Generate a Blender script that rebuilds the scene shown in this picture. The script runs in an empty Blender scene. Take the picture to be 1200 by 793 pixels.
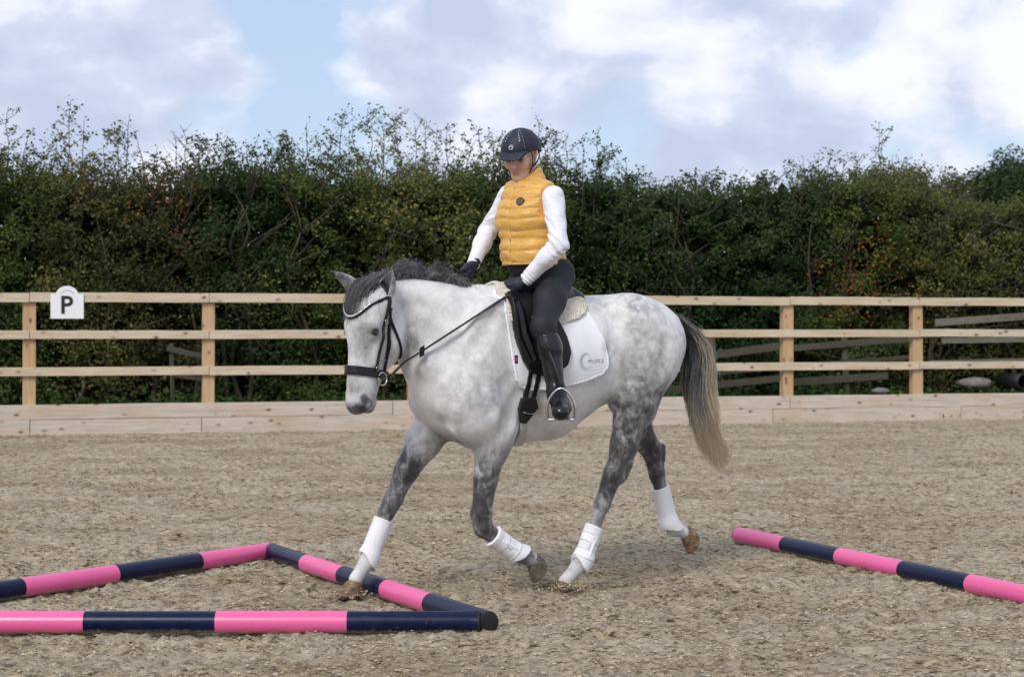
import bpy, math, random
import numpy as np
from mathutils import Vector, Matrix, noise
R_ = math.radians
rng = np.random.default_rng(7); random.seed(7)
S = bpy.context.scene
C = S.collection
# ------------------------------------------------------------------ camera, sky, sun, exposure
FP, HY, CH = 2130.0, 381.0, 1.3            # focal length in photo pixels, horizon row, camera height
cam = bpy.data.objects.new('camera', bpy.data.cameras.new('camera')); C.objects.link(cam)
cam.location = (0, 0, CH); cam.rotation_euler = (R_(90), 0, 0)
cam.data.lens = FP/1200*36; cam.data.sensor_width = 36
cam.data.shift_y = -(396.5-HY)/1200; cam.data.clip_end = 2000; cam.data.clip_start = .1
cam.data.dof.use_dof = True; cam.data.dof.focus_distance = 8.6; cam.data.dof.aperture_fstop = 5.6
S.camera = cam
W = bpy.data.worlds.new('World'); S.world = W; W.use_nodes = True
SUN_EL, SUN_AZ = 40, 205                    # azimuth clockwise from +Y (camera looks along +Y)
def build_world():
    nt = W.node_tree; nt.nodes.clear(); L = nt.links
    N = nt.nodes.new
    out = N('ShaderNodeOutputWorld'); bg = N('ShaderNodeBackground'); bg.inputs[1].default_value = .1
    sky = N('ShaderNodeTexSky'); sky.sky_type = 'NISHITA'; sky.sun_disc = False
    sky.sun_elevation = R_(SUN_EL); sky.sun_rotation = R_(SUN_AZ)
    tc = N('ShaderNodeTexCoord'); sep = N('ShaderNodeSeparateXYZ'); L.new(tc.outputs['Generated'], sep.inputs[0])
    mp = N('ShaderNodeMapping'); mp.inputs['Scale'].default_value = (1, 1, 1.8); mp.inputs['Location'].default_value = (.31, .1, .37)
    L.new(tc.outputs['Generated'], mp.inputs[0])
    n1 = N('ShaderNodeTexNoise'); n1.inputs['Scale'].default_value = 8.5; n1.inputs['Detail'].default_value = 8; n1.inputs['Roughness'].default_value = .48
    n2 = N('ShaderNodeTexNoise'); n2.inputs['Scale'].default_value = 12.5; n2.inputs['Detail'].default_value = 10; n2.inputs['Roughness'].default_value = .50; n2.inputs['Distortion'].default_value = .15
    mp2 = N('ShaderNodeMapping'); mp2.inputs['Scale'].default_value = (1, 1, 1.6); mp2.inputs['Location'].default_value = (2.31, 1.1, 4.6); L.new(tc.outputs['Generated'], mp2.inputs[0])
    L.new(mp.outputs[0], n1.inputs[0]); L.new(mp2.outputs[0], n2.inputs[0])
    r1 = N('ShaderNodeValToRGB'); r1.color_ramp.elements[0].position = .37; r1.color_ramp.elements[1].position = .465
    L.new(n1.outputs[0], r1.inputs[0])
    r2 = N('ShaderNodeValToRGB'); e = r2.color_ramp.elements
    e[0].position = .38; e[0].color = (5.0, 5.65, 7.3, 1); e[1].position = .60; e[1].color = (8.4, 8.6, 9.3, 1)
    m = e.new(.47); m.color = (5.9, 6.45, 8.0, 1); m = e.new(.52); m.color = (7.2, 7.6, 8.8, 1)
    L.new(n2.outputs[0], r2.inputs[0])
    blue = N('ShaderNodeMix'); blue.data_type = 'RGBA'; blue.inputs[0].default_value = .62
    L.new(sky.outputs[0], blue.inputs[6]); blue.inputs[7].default_value = (5.3, 6.5, 8.9, 1)
    mx = N('ShaderNodeMix'); mx.data_type = 'RGBA'
    L.new(r1.outputs[0], mx.inputs[0]); L.new(blue.outputs[2], mx.inputs[6]); L.new(r2.outputs[0], mx.inputs[7])
    L.new(mx.outputs[2], bg.inputs[0]); L.new(bg.outputs[0], out.inputs[0])
build_world()
sl = bpy.data.lights.new('sun', 'SUN'); sl.energy = 2.0; sl.angle = R_(20); sl.color = (1, .95, .87)
sun = bpy.data.objects.new('sun', sl); C.objects.link(sun)
_d = Vector((math.sin(R_(SUN_AZ))*math.cos(R_(SUN_EL)), math.cos(R_(SUN_AZ))*math.cos(R_(SUN_EL)), math.sin(R_(SUN_EL))))
sun.rotation_euler = _d.to_track_quat('Z', 'Y').to_euler()
S.view_settings.view_transform = 'Standard'; S.view_settings.look = 'None'; S.view_settings.exposure = .2; S.view_settings.gamma = 1
S.view_settings.use_curve_mapping = False
S.render.resolution_x = 1024; S.render.resolution_y = 676

# ------------------------------------------------------------------ helpers: objects and meshes
def tag(o, label=None, cat=None, group=None, kind=None):
    if label: o['label'] = label
    if cat: o['category'] = cat
    if group: o['group'] = group
    if kind: o['kind'] = kind
    return o
def empty(name, loc, label=None, cat=None, group=None):
    o = bpy.data.objects.new(name, None); C.objects.link(o); o.location = loc; o.empty_display_size = .1
    return tag(o, label, cat, group)
def mesh_np(name, V, F, mat=None, smooth=True, parent=None, attrs=None, mats=None, fmi=None):
    """V (n,3); F (m,3|4) int array or list of lists; vertices in world space (parent offset removed)."""
    V = np.asarray(V, np.float32)
    me = bpy.data.meshes.new(name)
    if isinstance(F, np.ndarray):
        m, k = F.shape
        me.vertices.add(len(V)); me.loops.add(m*k); me.polygons.add(m)
        me.loops.foreach_set('vertex_index', F.astype(np.int32).ravel())
        me.polygons.foreach_set('loop_start', np.arange(0, m*k, k, dtype=np.int32))
        me.vertices.foreach_set('co', V.ravel())
        me.update(calc_edges=True)
    else:
        me.from_pydata([tuple(map(float, v)) for v in V], [], [tuple(int(i) for i in f) for f in F]); me.update()
    me.polygons.foreach_set('use_smooth', np.full(len(me.polygons), bool(smooth)))
    for k_, (dom, arr) in (attrs or {}).items():
        a = me.attributes.new(k_, 'FLOAT', dom); a.data.foreach_set('value', np.asarray(arr, np.float32).ravel())
    if mat: me.materials.append(mat)
    for mm in (mats or []): me.materials.append(mm)
    if fmi is not None: me.polygons.foreach_set('material_index', np.asarray(fmi, np.int32))
    me.validate()
    o = bpy.data.objects.new(name, me); C.objects.link(o)
    if parent is not None:
        o.parent = parent
        o.matrix_parent_inverse = world_mat(parent).inverted()
    return o
def world_mat(o):
    m = o.matrix_basis.copy()
    if o.parent: m = world_mat(o.parent) @ o.matrix_parent_inverse @ m
    return m
class MB:
    def __init__(s): s.v = []; s.f = []; s.n = 0
    def add(s, v, f):
        v = np.asarray(v, float); s.v.append(v); s.f += [[i+s.n for i in q] for q in f]; s.n += len(v)
    def box(s, c, sz, M=None, jit=0):
        x, y, z = [q/2 for q in sz]
        v = np.array([(a*x, b*y, d*z) for a in (-1, 1) for b in (-1, 1) for d in (-1, 1)])
        if jit: v += rng.uniform(-jit, jit, v.shape)
        if M is not None: v = v @ np.asarray(M).T
        s.add(v+np.asarray(c), [(0, 1, 3, 2), (4, 6, 7, 5), (0, 4, 5, 1), (2, 3, 7, 6), (0, 2, 6, 4), (1, 5, 7, 3)])
    def tube(s, pts, rad, n=8, cap=True, flat=1, up=None):
        pts = np.asarray(pts, float); m = len(pts); rad = np.broadcast_to(rad, (m,))
        T = np.gradient(pts, axis=0); T /= np.linalg.norm(T, axis=1)[:, None]+1e-9
        u = np.array(up if up is not None else (0, 0, 1.), float)
        if up is None and abs(T[0] @ u) > .9: u = np.array((1., 0, 0))
        V = []
        for i in range(m):
            a = np.cross(u, T[i]); a /= np.linalg.norm(a)+1e-9; b = np.cross(T[i], a)
            if up is None: u = b
            for k in range(n):
                t = 2*math.pi*k/n
                V.append(pts[i]+rad[i]*(math.cos(t)*a+math.sin(t)*b*flat))
        F = [(i*n+k, i*n+(k+1) % n, (i+1)*n+(k+1) % n, (i+1)*n+k) for i in range(m-1) for k in range(n)]
        if cap: F += [tuple(range(n))[::-1], tuple((m-1)*n+k for k in range(n))]
        s.add(V, F)
    def build(s, name, mat, parent=None, smooth=False, **kw):
        return mesh_np(name, np.concatenate(s.v), s.f, mat, smooth, parent, **kw)
def smooth_pts(P, n=8):
    P = np.asarray(P, float); Q = np.vstack([2*P[0]-P[1], P, 2*P[-1]-P[-2]]); out = []
    for i in range(1, len(Q)-2):
        for t in np.linspace(0, 1, n, endpoint=False):
            a, b, c, d = Q[i-1], Q[i], Q[i+1], Q[i+2]
            out.append(.5*((2*b)+(c-a)*t+(2*a-5*b+4*c-d)*t*t+(3*b-a-3*c+d)*t**3))
    out.append(P[-1]); return np.array(out)
def bevel(o, w=.003, seg=2):
    m = o.modifiers.new('bevel', 'BEVEL'); m.width = w; m.segments = seg; m.limit_method = 'ANGLE'; return o

# ------------------------------------------------------------------ helpers: materials
def new_mat(name):
    m = bpy.data.materials.new(name); m.use_nodes = True; nt = m.node_tree
    return m, nt, nt.nodes['Principled BSDF']
def nz(nt, scale, detail=3, rough=.5, vec=None, dist=0):
    n = nt.nodes.new('ShaderNodeTexNoise'); n.inputs['Scale'].default_value = scale; n.inputs['Detail'].default_value = detail
    n.inputs['Roughness'].default_value = rough; n.inputs['Distortion'].default_value = dist
    if vec is not None: nt.links.new(vec, n.inputs[0])
    return n.outputs[0]
def coord(nt, scale=(1, 1, 1), kind='Object', rot=(0, 0, 0)):
    t = nt.nodes.new('ShaderNodeTexCoord'); m = nt.nodes.new('ShaderNodeMapping'); m.inputs['Scale'].default_value = scale; m.inputs['Rotation'].default_value = rot
    nt.links.new(t.outputs[kind], m.inputs[0]); return m.outputs[0]
def ramp(nt, fac, stops):
    r = nt.nodes.new('ShaderNodeValToRGB'); e = r.color_ramp.elements
    while len(e) < len(stops): e.new(.5)
    for q, (p, c) in zip(e, stops):
        q.position = p; q.color = (*c, 1) if isinstance(c, (tuple, list)) else (c, c, c, 1)
    nt.links.new(fac, r.inputs[0]); return r.outputs[0]
def mixc(nt, fac, a, b, mode='MIX'):
    m = nt.nodes.new('ShaderNodeMix'); m.data_type = 'RGBA'; m.blend_type = mode
    for i, v in ((0, fac), (6, a), (7, b)):
        if hasattr(v, 'links'): nt.links.new(v, m.inputs[i])
        elif i == 0: m.inputs[0].default_value = v
        else: m.inputs[i].default_value = (*v, 1)
    return m.outputs[2]
def mathn(nt, op, a, b=None, clamp=False):
    m = nt.nodes.new('ShaderNodeMath'); m.operation = op; m.use_clamp = clamp
    for i, v in ((0, a), (1, b)):
        if v is None: continue
        if hasattr(v, 'links'): nt.links.new(v, m.inputs[i])
        else: m.inputs[i].default_value = v
    return m.outputs[0]
def bump(nt, bs, h, strength=.3, dist=.01):
    b = nt.nodes.new('ShaderNodeBump'); b.inputs['Strength'].default_value = strength; b.inputs['Distance'].default_value = dist
    nt.links.new(h, b.inputs['Height']); nt.links.new(b.outputs[0], bs.inputs['Normal']); return b
def attr(nt, name):
    a = nt.nodes.new('ShaderNodeAttribute'); a.attribute_name = name; return a.outputs['Fac']
def simple(name, col, rough=.6, var=.15, vscale=30, bmp=0, bscale=200, bdist=.002, metal=0, sheen=0, coat=0, spec=.5):
    m, nt, bs = new_mat(name); v = coord(nt)
    n = nz(nt, vscale, 4, .6, v)
    lo = tuple(c*(1-var) for c in col); hi = tuple(min(1, c*(1+var)) for c in col)
    nt.links.new(ramp(nt, n, [(.3, lo), (.7, hi)]), bs.inputs['Base Color'])
    nt.links.new(ramp(nt, n, [(.3, min(1, rough*1.12)), (.7, rough*.9)]), bs.inputs['Roughness'])
    bs.inputs['Metallic'].default_value = metal; bs.inputs['Specular IOR Level'].default_value = spec
    if sheen: bs.inputs['Sheen Weight'].default_value = sheen; bs.inputs['Sheen Roughness'].default_value = .4
    if coat: bs.inputs['Coat Weight'].default_value = coat; bs.inputs['Coat Roughness'].default_value = .15
    if bmp: bump(nt, bs, nz(nt, bscale, 3, .6, v), bmp, bdist)
    return m

# ------------------------------------------------------------------ helpers: signed distance modelling
def prim(a, b=None, ra=.1, rb=None, k=.03, w=1., sc=None, R=None, da=0., db=None, dp=0., sub=False):
    b = a if b is None else b; rb = ra if rb is None else rb; db = da if db is None else db
    return dict(a=np.array(a, np.float32), b=np.array(b, np.float32), ra=ra, rb=rb, k=k,
                sc=np.array(sc if sc is not None else (1, w, 1), np.float32), R=None if R is None else np.array(R, np.float32), da=da, db=db, dp=dp, sub=sub)
def pd(p, P):
    q = P-p['a']; bb = p['b']-p['a']
    if p['R'] is not None: q = q @ p['R'].T; bb = p['R'] @ bb
    q = q/p['sc']; bb = bb/p['sc']; L2 = float(bb @ bb)
    if L2 > 1e-10:
        h = np.clip((q @ bb)/L2, 0, 1); v = q-h[..., None]*bb
    else: h = np.zeros(q.shape[:-1], np.float32); v = q
    dl = np.sqrt((v*v).sum(-1))+1e-6
    n = np.sqrt(((v/dl[..., None]/p['sc'])**2).sum(-1))
    return (dl-(p['ra']+(p['rb']-p['ra'])*h))/n, h
def smin(a, b, k):
    if k <= 0: return np.minimum(a, b)
    h = np.maximum(k-np.abs(a-b), 0)/k
    return np.minimum(a, b)-h*h*k*.25
def field_grid(prims, ax, mg=.05):
    D = np.full([len(c) for c in ax], .3, np.float32); T = D; cur = None
    for p in prims:
        if p.get('g') != cur:
            if cur is not None: T = smin(T, D, .022) if T is not D else D
            D = np.full(T.shape, .3, np.float32) if p.get('g') else D
            cur = p.get('g')
        m = max(p['ra'], p['rb'])*p['sc'].max()+p['k']+mg
        lo = np.minimum(p['a'], p['b'])-m; hi = np.maximum(p['a'], p['b'])+m
        sl_ = tuple(slice(np.searchsorted(ax[i], lo[i]), np.searchsorted(ax[i], hi[i])) for i in range(3))
        sub = [ax[i][sl_[i]] for i in range(3)]
        if min(len(q) for q in sub) == 0: continue
        P = np.stack(np.meshgrid(*sub, indexing='ij'), -1).astype(np.float32)
        d, _ = pd(p, P)
        if p['sub']: D[sl_] = -smin(-D[sl_], d, p['k'])
        else: D[sl_] = smin(D[sl_], d, p['k'])
    return smin(T, D, .022) if T is not D else D
def field_at(prims, P):
    D = np.full(P.shape[:-1], .3, np.float32); T = D; cur = None
    for p in prims:
        if p.get('g') != cur:
            if cur is not None: T = smin(T, D, .022) if T is not D else D
            D = np.full(T.shape, .3, np.float32) if p.get('g') else D
            cur = p.get('g')
        d, _ = pd(p, P)
        D = -smin(-D, d, p['k']) if p['sub'] else smin(D, d, p['k'])
    return smin(T, D, .022) if T is not D else D
def blend_attr(prims, P, width=.025):
    ws = np.full(len(P), 1e-9); cd = np.zeros(len(P)); cp = np.zeros(len(P))
    for p in prims:
        if p['sub']: continue
        d, h = pd(p, P); w = np.exp(-np.clip(d, -.12, .5)/width)
        ws += w; cd += w*(p['da']+(p['db']-p['da'])*h); cp += w*p['dp']
    return cd/ws, cp/ws
def axes(lo, hi, h): return [np.arange(lo[i], hi[i]+h, h, dtype=np.float32) for i in range(3)]
def nets(D, ax):
    """surface nets on a rectilinear grid"""
    s = D < 0
    c = [s[i:s.shape[0]-1+i, j:s.shape[1]-1+j, k:s.shape[2]-1+k] for i in (0, 1) for j in (0, 1) for k in (0, 1)]
    cnt = sum(q.astype(np.int8) for q in c)
    I, J, K = np.nonzero((cnt > 0) & (cnt < 8)); n = len(I)
    idx = np.full(cnt.shape, -1, np.int32); idx[I, J, K] = np.arange(n)
    pos = np.zeros((n, 3)); num = np.zeros(n)
    dv = {}
    for a in (0, 1):
        for b in (0, 1):
            for d in (0, 1): dv[a, b, d] = D[I+a, J+b, K+d].astype(float)
    A = [np.asarray(q, float) for q in ax]
    base = (I, J, K)
    for axis in range(3):
        for u in (0, 1):
            for v in (0, 1):
                c0 = [0, 0, 0]; o = [q for q in range(3) if q != axis]; c0[o[0]] = u; c0[o[1]] = v
                c1 = list(c0); c1[axis] = 1
                d0, d1 = dv[tuple(c0)], dv[tuple(c1)]
                m = (d0 < 0) != (d1 < 0); t = np.where(m, d0/(d0-d1+1e-20), 0)
                for q in range(3):
                    x0 = A[q][base[q]+c0[q]]; x1 = A[q][base[q]+c1[q]]
                    pos[:, q] += np.where(m, x0+(x1-x0)*(t if q == axis else 0), 0)
                num += m
    pos /= num[:, None]
    F = []
    for axis in range(3):
        o = [(1, 2), (2, 0), (0, 1)][axis]
        s0 = np.take(s, range(s.shape[axis]-1), axis); s1 = np.take(s, range(1, s.shape[axis]), axis)
        E = np.argwhere(s0 != s1)
        ok = (E[:, o[0]] > 0) & (E[:, o[1]] > 0) & (E[:, o[0]] < cnt.shape[o[0]]) & (E[:, o[1]] < cnt.shape[o[1]])
        E = E[ok]
        def g(da, db):
            e = E.copy(); e[:, o[0]] += da; e[:, o[1]] += db; return idx[e[:, 0], e[:, 1], e[:, 2]]
        q = np.stack([g(-1, -1), g(0, -1), g(0, 0), g(-1, 0)], 1)
        flip = s1[E[:, 0], E[:, 1], E[:, 2]]
        q[flip] = q[flip][:, ::-1]; F.append(q)
    F = np.concatenate(F); F = F[(F >= 0).all(1)]
    return pos, F
def poly2d(P, poly):
    """signed distance to a 2-D polygon; P (...,2)"""
    poly = np.asarray(poly, float); n = len(poly); d = np.full(P.shape[:-1], 1e9); ins = np.zeros(P.shape[:-1], bool)
    for i in range(n):
        a, b = poly[i], poly[(i+1) % n]; e = b-a; w = P-a
        h = np.clip((w @ e)/(e @ e+1e-12), 0, 1); d = np.minimum(d, ((w-h[..., None]*e)**2).sum(-1))
        c = ((a[1] > P[..., 1]) != (b[1] > P[..., 1])) & (P[..., 0] < (b[0]-a[0])*(P[..., 1]-a[1])/(b[1]-a[1]+1e-12)+a[0])
        ins ^= c
    d = np.sqrt(d); return np.where(ins, -d, d)

# ------------------------------------------------------------------ the horse's own frame: s forward, t to its left, z up
TH = R_(30); OX, OY = -.265, 8.86
FW = np.array((-math.cos(TH), -math.sin(TH))); LF = np.array((math.sin(TH), -math.cos(TH)))
def hp(px, py, t=0.):
    k = (px-600)/FP
    s = (OX+LF[0]*t-k*(OY+LF[1]*t))/(-FW[0]+k*FW[1])
    d = OY+s*FW[1]+t*LF[1]
    return np.array((s, t, CH-(py-HY)/FP*d))
def wld(P):
    P = np.asarray(P, float); o = np.empty_like(P)
    o[..., 0] = OX+P[..., 0]*FW[0]+P[..., 1]*LF[0]; o[..., 1] = OY+P[..., 0]*FW[1]+P[..., 1]*LF[1]; o[..., 2] = P[..., 2]
    return o
def hmesh(name, V, F, mat, parent, smooth=True, **kw): return mesh_np(name, wld(V), F, mat, smooth, parent, **kw)
def hbuild(mb, name, mat, parent, smooth=True, **kw): return mesh_np(name, wld(np.concatenate(mb.v)), mb.f, mat, smooth, parent, **kw)

# ------------------------------------------------------------------ ground
def vnoise(X, Y, seed):
    xi = np.floor(X).astype(np.int64); yi = np.floor(Y).astype(np.int64); fx = X-xi; fy = Y-yi
    fx = fx*fx*(3-2*fx); fy = fy*fy*(3-2*fy)
    def h(a, b):
        v = (a*374761393+b*668265263+seed*1442695041) & 0xffffffff
        v = ((v ^ (v >> 13))*1274126177) & 0xffffffff
        return ((v ^ (v >> 16)) & 0xffff)/65535.
    return (h(xi, yi)*(1-fx)+h(xi+1, yi)*fx)*(1-fy)+(h(xi, yi+1)*(1-fx)+h(xi+1, yi+1)*fx)*fy
def sand_h(X, Y):
    ca, sa = .8, .6
    U = X*ca-Y*sa; V = X*sa+Y*ca
    z = .022*(vnoise(X*1.3, Y*1.3, 1)-.5)+.026*(vnoise(U*3.7, V*3.7, 2)-.5)
    n3 = vnoise(X*11, Y*11, 3); n4 = vnoise(U*21, V*21, 4); n5 = vnoise(X*43, Y*43, 5); n6 = vnoise(U*80, V*80, 6)
    amp = .75+1.1*vnoise(X*.8+3, Y*.8, 7)
    z += amp*(.014*(np.abs(n3-.5)*2-.5)+.013*(n4-.5)*(n4 > .45)+.011*(n5-.5)+.008*(n6-.5))
    return z
FA = np.array((-600/FP*(CH*FP/129), CH*FP/129)); FB = np.array((600/FP*(CH*FP/109), CH*FP/109))
FU = (FB-FA)/np.linalg.norm(FB-FA); FN = np.array((FU[1], -FU[0]))          # along the fence; towards the arena
def fpx(px):
    """distance along the fence line seen at a photo column"""
    k = (px-600)/FP
    return (k*FA[1]-FA[0])/(FU[0]-k*FU[1])
def fpt(u, off=0., z=0.): q = FA+FU*u+FN*off; return np.array((q[0], q[1], z))

def sand_material():
    m, nt, bs = new_mat('arena_sand'); v = coord(nt)
    a = nz(nt, 3.2, 4, .6, v); b = nz(nt, 21, 6, .74, coord(nt, (.8, 1.2, 1)), .3); c = nz(nt, 80, 5, .8, v); d = nz(nt, 12, 3, .6, v)
    col = ramp(nt, b, [(.395, (.075, .058, .036)), (.45, (.31, .25, .165)), (.51, (.53, .44, .30)), (.62, (.68, .58, .42)), (.75, (.78, .70, .54))])  # dark speckle paints damp and the shade between clods into the colour
    col = mixc(nt, .75, col, ramp(nt, c, [(.36, (.45, .43, .41)), (.46, (.92, .91, .89)), (.6, (1, 1, .99))]), 'MULTIPLY')
    col = mixc(nt, mathn(nt, 'MULTIPLY', ramp(nt, a, [(.42, 0.), (.62, 1.)]), .45), col, (.58, .53, .43))
    col = mixc(nt, mathn(nt, 'MULTIPLY', ramp(nt, d, [(.52, 0.), (.66, 1.)]), .45), col, (.27, .205, .135))
    wet = nz(nt, .9, 4, .6, coord(nt, (.7, 1.4, 1))); col = mixc(nt, ramp(nt, wet, [(.38, 1.), (.55, 0.)]), col, mixc(nt, 1., col, (.78, .745, .70), 'MULTIPLY'))
    # fibre flecks and tiny pale grains
    vo = nt.nodes.new('ShaderNodeTexVoronoi'); vo.inputs['Scale'].default_value = 150; nt.links.new(coord(nt, (1, .55, 1)), vo.inputs[0])
    col = mixc(nt, ramp(nt, vo.outputs['Distance'], [(.08, .5), (.16, 0.)]), col, (.60, .55, .47))
    vo2 = nt.nodes.new('ShaderNodeTexVoronoi'); vo2.inputs['Scale'].default_value = 34; nt.links.new(coord(nt, (.6, 1, 1)), vo2.inputs[0])
    col = mixc(nt, ramp(nt, vo2.outputs['Distance'], [(.10, .8), (.22, 0.)]), col, (.10, .075, .048))
    nt.links.new(col, bs.inputs['Base Color']); bs.inputs['Roughness'].default_value = .95; bs.inputs['Specular IOR Level'].default_value = .15
    h = mathn(nt, 'ADD', mathn(nt, 'MULTIPLY', b, 1.2), mathn(nt, 'MULTIPLY', c, .9))
    bump(nt, bs, h, .75, .03)
    return m
M_sand = sand_material()
PRINTS = [(rng.uniform(-3.5, 4.5), rng.uniform(6.3, 15), rng.uniform(.05, .085), rng.uniform(.5, 1)) for _ in range(150)]
def print_h(X, Y):
    z = np.zeros_like(X)
    for x, y, r, a in PRINTS:
        m = (np.abs(X-x) < .3) & (np.abs(Y-y) < .3)
        d = np.hypot(X[m]-x, (Y[m]-y)*.9)/r
        z[m] += a*(-.024*np.exp(-d**4)+.012*np.exp(-((d-1.45)/.35)**2))
    return z
def build_ground():
    ys = [5.0]
    while ys[-1] < 30: ys.append(ys[-1]+.013*max(1, (ys[-1]/8.5))**1.7)
    ys = np.array(ys)
    Xn, n = [], 560
    u = np.linspace(-1, 1, n)
    Yg = np.repeat(ys[:, None], n, 1); Xg = u[None, :]*(2.2+.34*ys[:, None])
    fy = FA[1]+(Xg-FA[0])*FU[1]/FU[0]                       # the fence line's y at each x
    inside = 1/(1+np.exp(np.clip((Yg-fy-.05)*30, -40, 40)))
    Z = (sand_h(Xg, Yg)+print_h(Xg, Yg))*inside-.05*(1-inside)
    edge = np.clip(1-np.abs(np.abs(u)-1)*12, 0, 1)[None, :]
    Z = Z*(1-edge)-.004
    V = np.stack([Xg, Yg, Z], -1).reshape(-1, 3); r = len(ys)
    i = np.arange(r-1)[:, None]*n+np.arange(n-1)[None, :]; i = i.ravel()
    Fq = np.stack([i, i+1, i+n+1, i+n], 1)
    cx = V[Fq].mean(1); beyond = cx[:, 1] > (FA[1]+(cx[:, 0]-FA[0])*FU[1]/FU[0])+.12
    keep = ~beyond
    o = mesh_np('ground', V, Fq[keep], M_sand, True); tag(o, kind='structure')
    m, nt, bs = new_mat('rough_grass_soil'); v = coord(nt)
    c = ramp(nt, nz(nt, 6, 5, .7, v), [(.3, (.045, .038, .022)), (.5, (.05, .062, .022)), (.7, (.09, .10, .04))])
    nt.links.new(c, bs.inputs['Base Color']); bs.inputs['Roughness'].default_value = 1; bump(nt, bs, nz(nt, 30, 4, .7, v), .8, .05)
    # the field the whole place lies in, one sheet out to the horizon under everything else
    g = MB(); g.add([(-900, -400, -.12), (900, -400, -.12), (900, 1500, -.12), (-900, 1500, -.12)], [(0, 1, 2, 3)])
    tag(g.build('field', m), kind='structure')
    # uneven bank of soil behind the fence
    us = np.linspace(-8, 24, 220); vs = np.linspace(-.16, -9, 50)
    Uq, Vq = np.meshgrid(us, vs, indexing='ij'); P = FA[None, None]+Uq[..., None]*FU+Vq[..., None]*FN
    z = .03+.06*(vnoise(P[..., 0]*2, P[..., 1]*2, 9)-.3)+np.clip(-Vq-.5, 0, 1)*.08+.03*vnoise(P[..., 0]*9, P[..., 1]*9, 10)
    VV = np.concatenate([P, z[..., None]], -1).reshape(-1, 3); q = (np.arange(219)[:, None]*50+np.arange(49)[None]).ravel()
    o = mesh_np('verge', VV, np.stack([q, q+1, q+51, q+50], 1), m, True); tag(o, kind='structure')
    # arena surface round the fine patch, so the sand goes on to the sides and behind the camera
    mb = MB(); y0, y1 = ys[0], 30
    def quad(a): mb.add([(x, y, -.012) for x, y in a], [(0, 1, 2, 3)])
    quad([(-30, -20), (30, -20), (30, y0), (-30, y0)])
    wl = lambda y: 2.2+.34*y
    fy_ = lambda x: FA[1]+(x-FA[0])*FU[1]/FU[0]
    quad([(-30, y0), (-wl(y0), y0), (-wl(20.1), 20.1), (-30, fy_(-30))])
    quad([(wl(y0), y0), (30, y0), (30, fy_(30)), (wl(27.9), 27.9)])
    tag(mb.build('arena_edge', M_sand), kind='structure')
build_ground()
def clods():
    n = 85000; ico = np.array([(0, 0, .8), (.9, .1, 0), (.1, .9, 0), (-.9, -.1, 0), (-.1, -.9, 0)]); f = np.array([(0, 1, 2), (0, 2, 3), (0, 3, 4), (0, 4, 1)])
    y = 5.2+13*rng.random(n)**1.3; x = rng.uniform(-1, 1, n)*(1+.31*y)
    ok = y < FA[1]+(x-FA[0])*FU[1]/FU[0]-.1; x, y = x[ok], y[ok]; n = len(x)
    sz = .0035+.010*rng.random(n)**4
    V = ico[None]*sz[:, None, None]*rng.uniform(.55, 1.4, (n, 5, 3))
    a = rng.random(n)*6.28; c, s_ = np.cos(a)[:, None], np.sin(a)[:, None]
    V = np.stack([V[..., 0]*c-V[..., 1]*s_+x[:, None], V[..., 0]*s_+V[..., 1]*c+y[:, None], V[..., 2]*.7+sand_h(x, y)[:, None]-.001], -1)
    F = f[None]+(np.arange(n)*5)[:, None, None]
    m, nt, bs = new_mat('sand_crumb'); r = attr(nt, 'v')
    nt.links.new(ramp(nt, r, [(0, (.10, .07, .04)), (.3, (.30, .235, .15)), (.8, (.46, .385, .27)), (1, (.56, .48, .35))]), bs.inputs['Base Color']); bs.inputs['Roughness'].default_value = .95
    o = mesh_np('sand_crumb', V.reshape(-1, 3), F.reshape(-1, 3), m, True, attrs={'v': ('FACE', np.repeat(rng.random(n), 4))})
    tag(o, 'small sand crumbs and fibre clods scattered over the riding arena', 'sand', kind='stuff')
clods()

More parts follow.
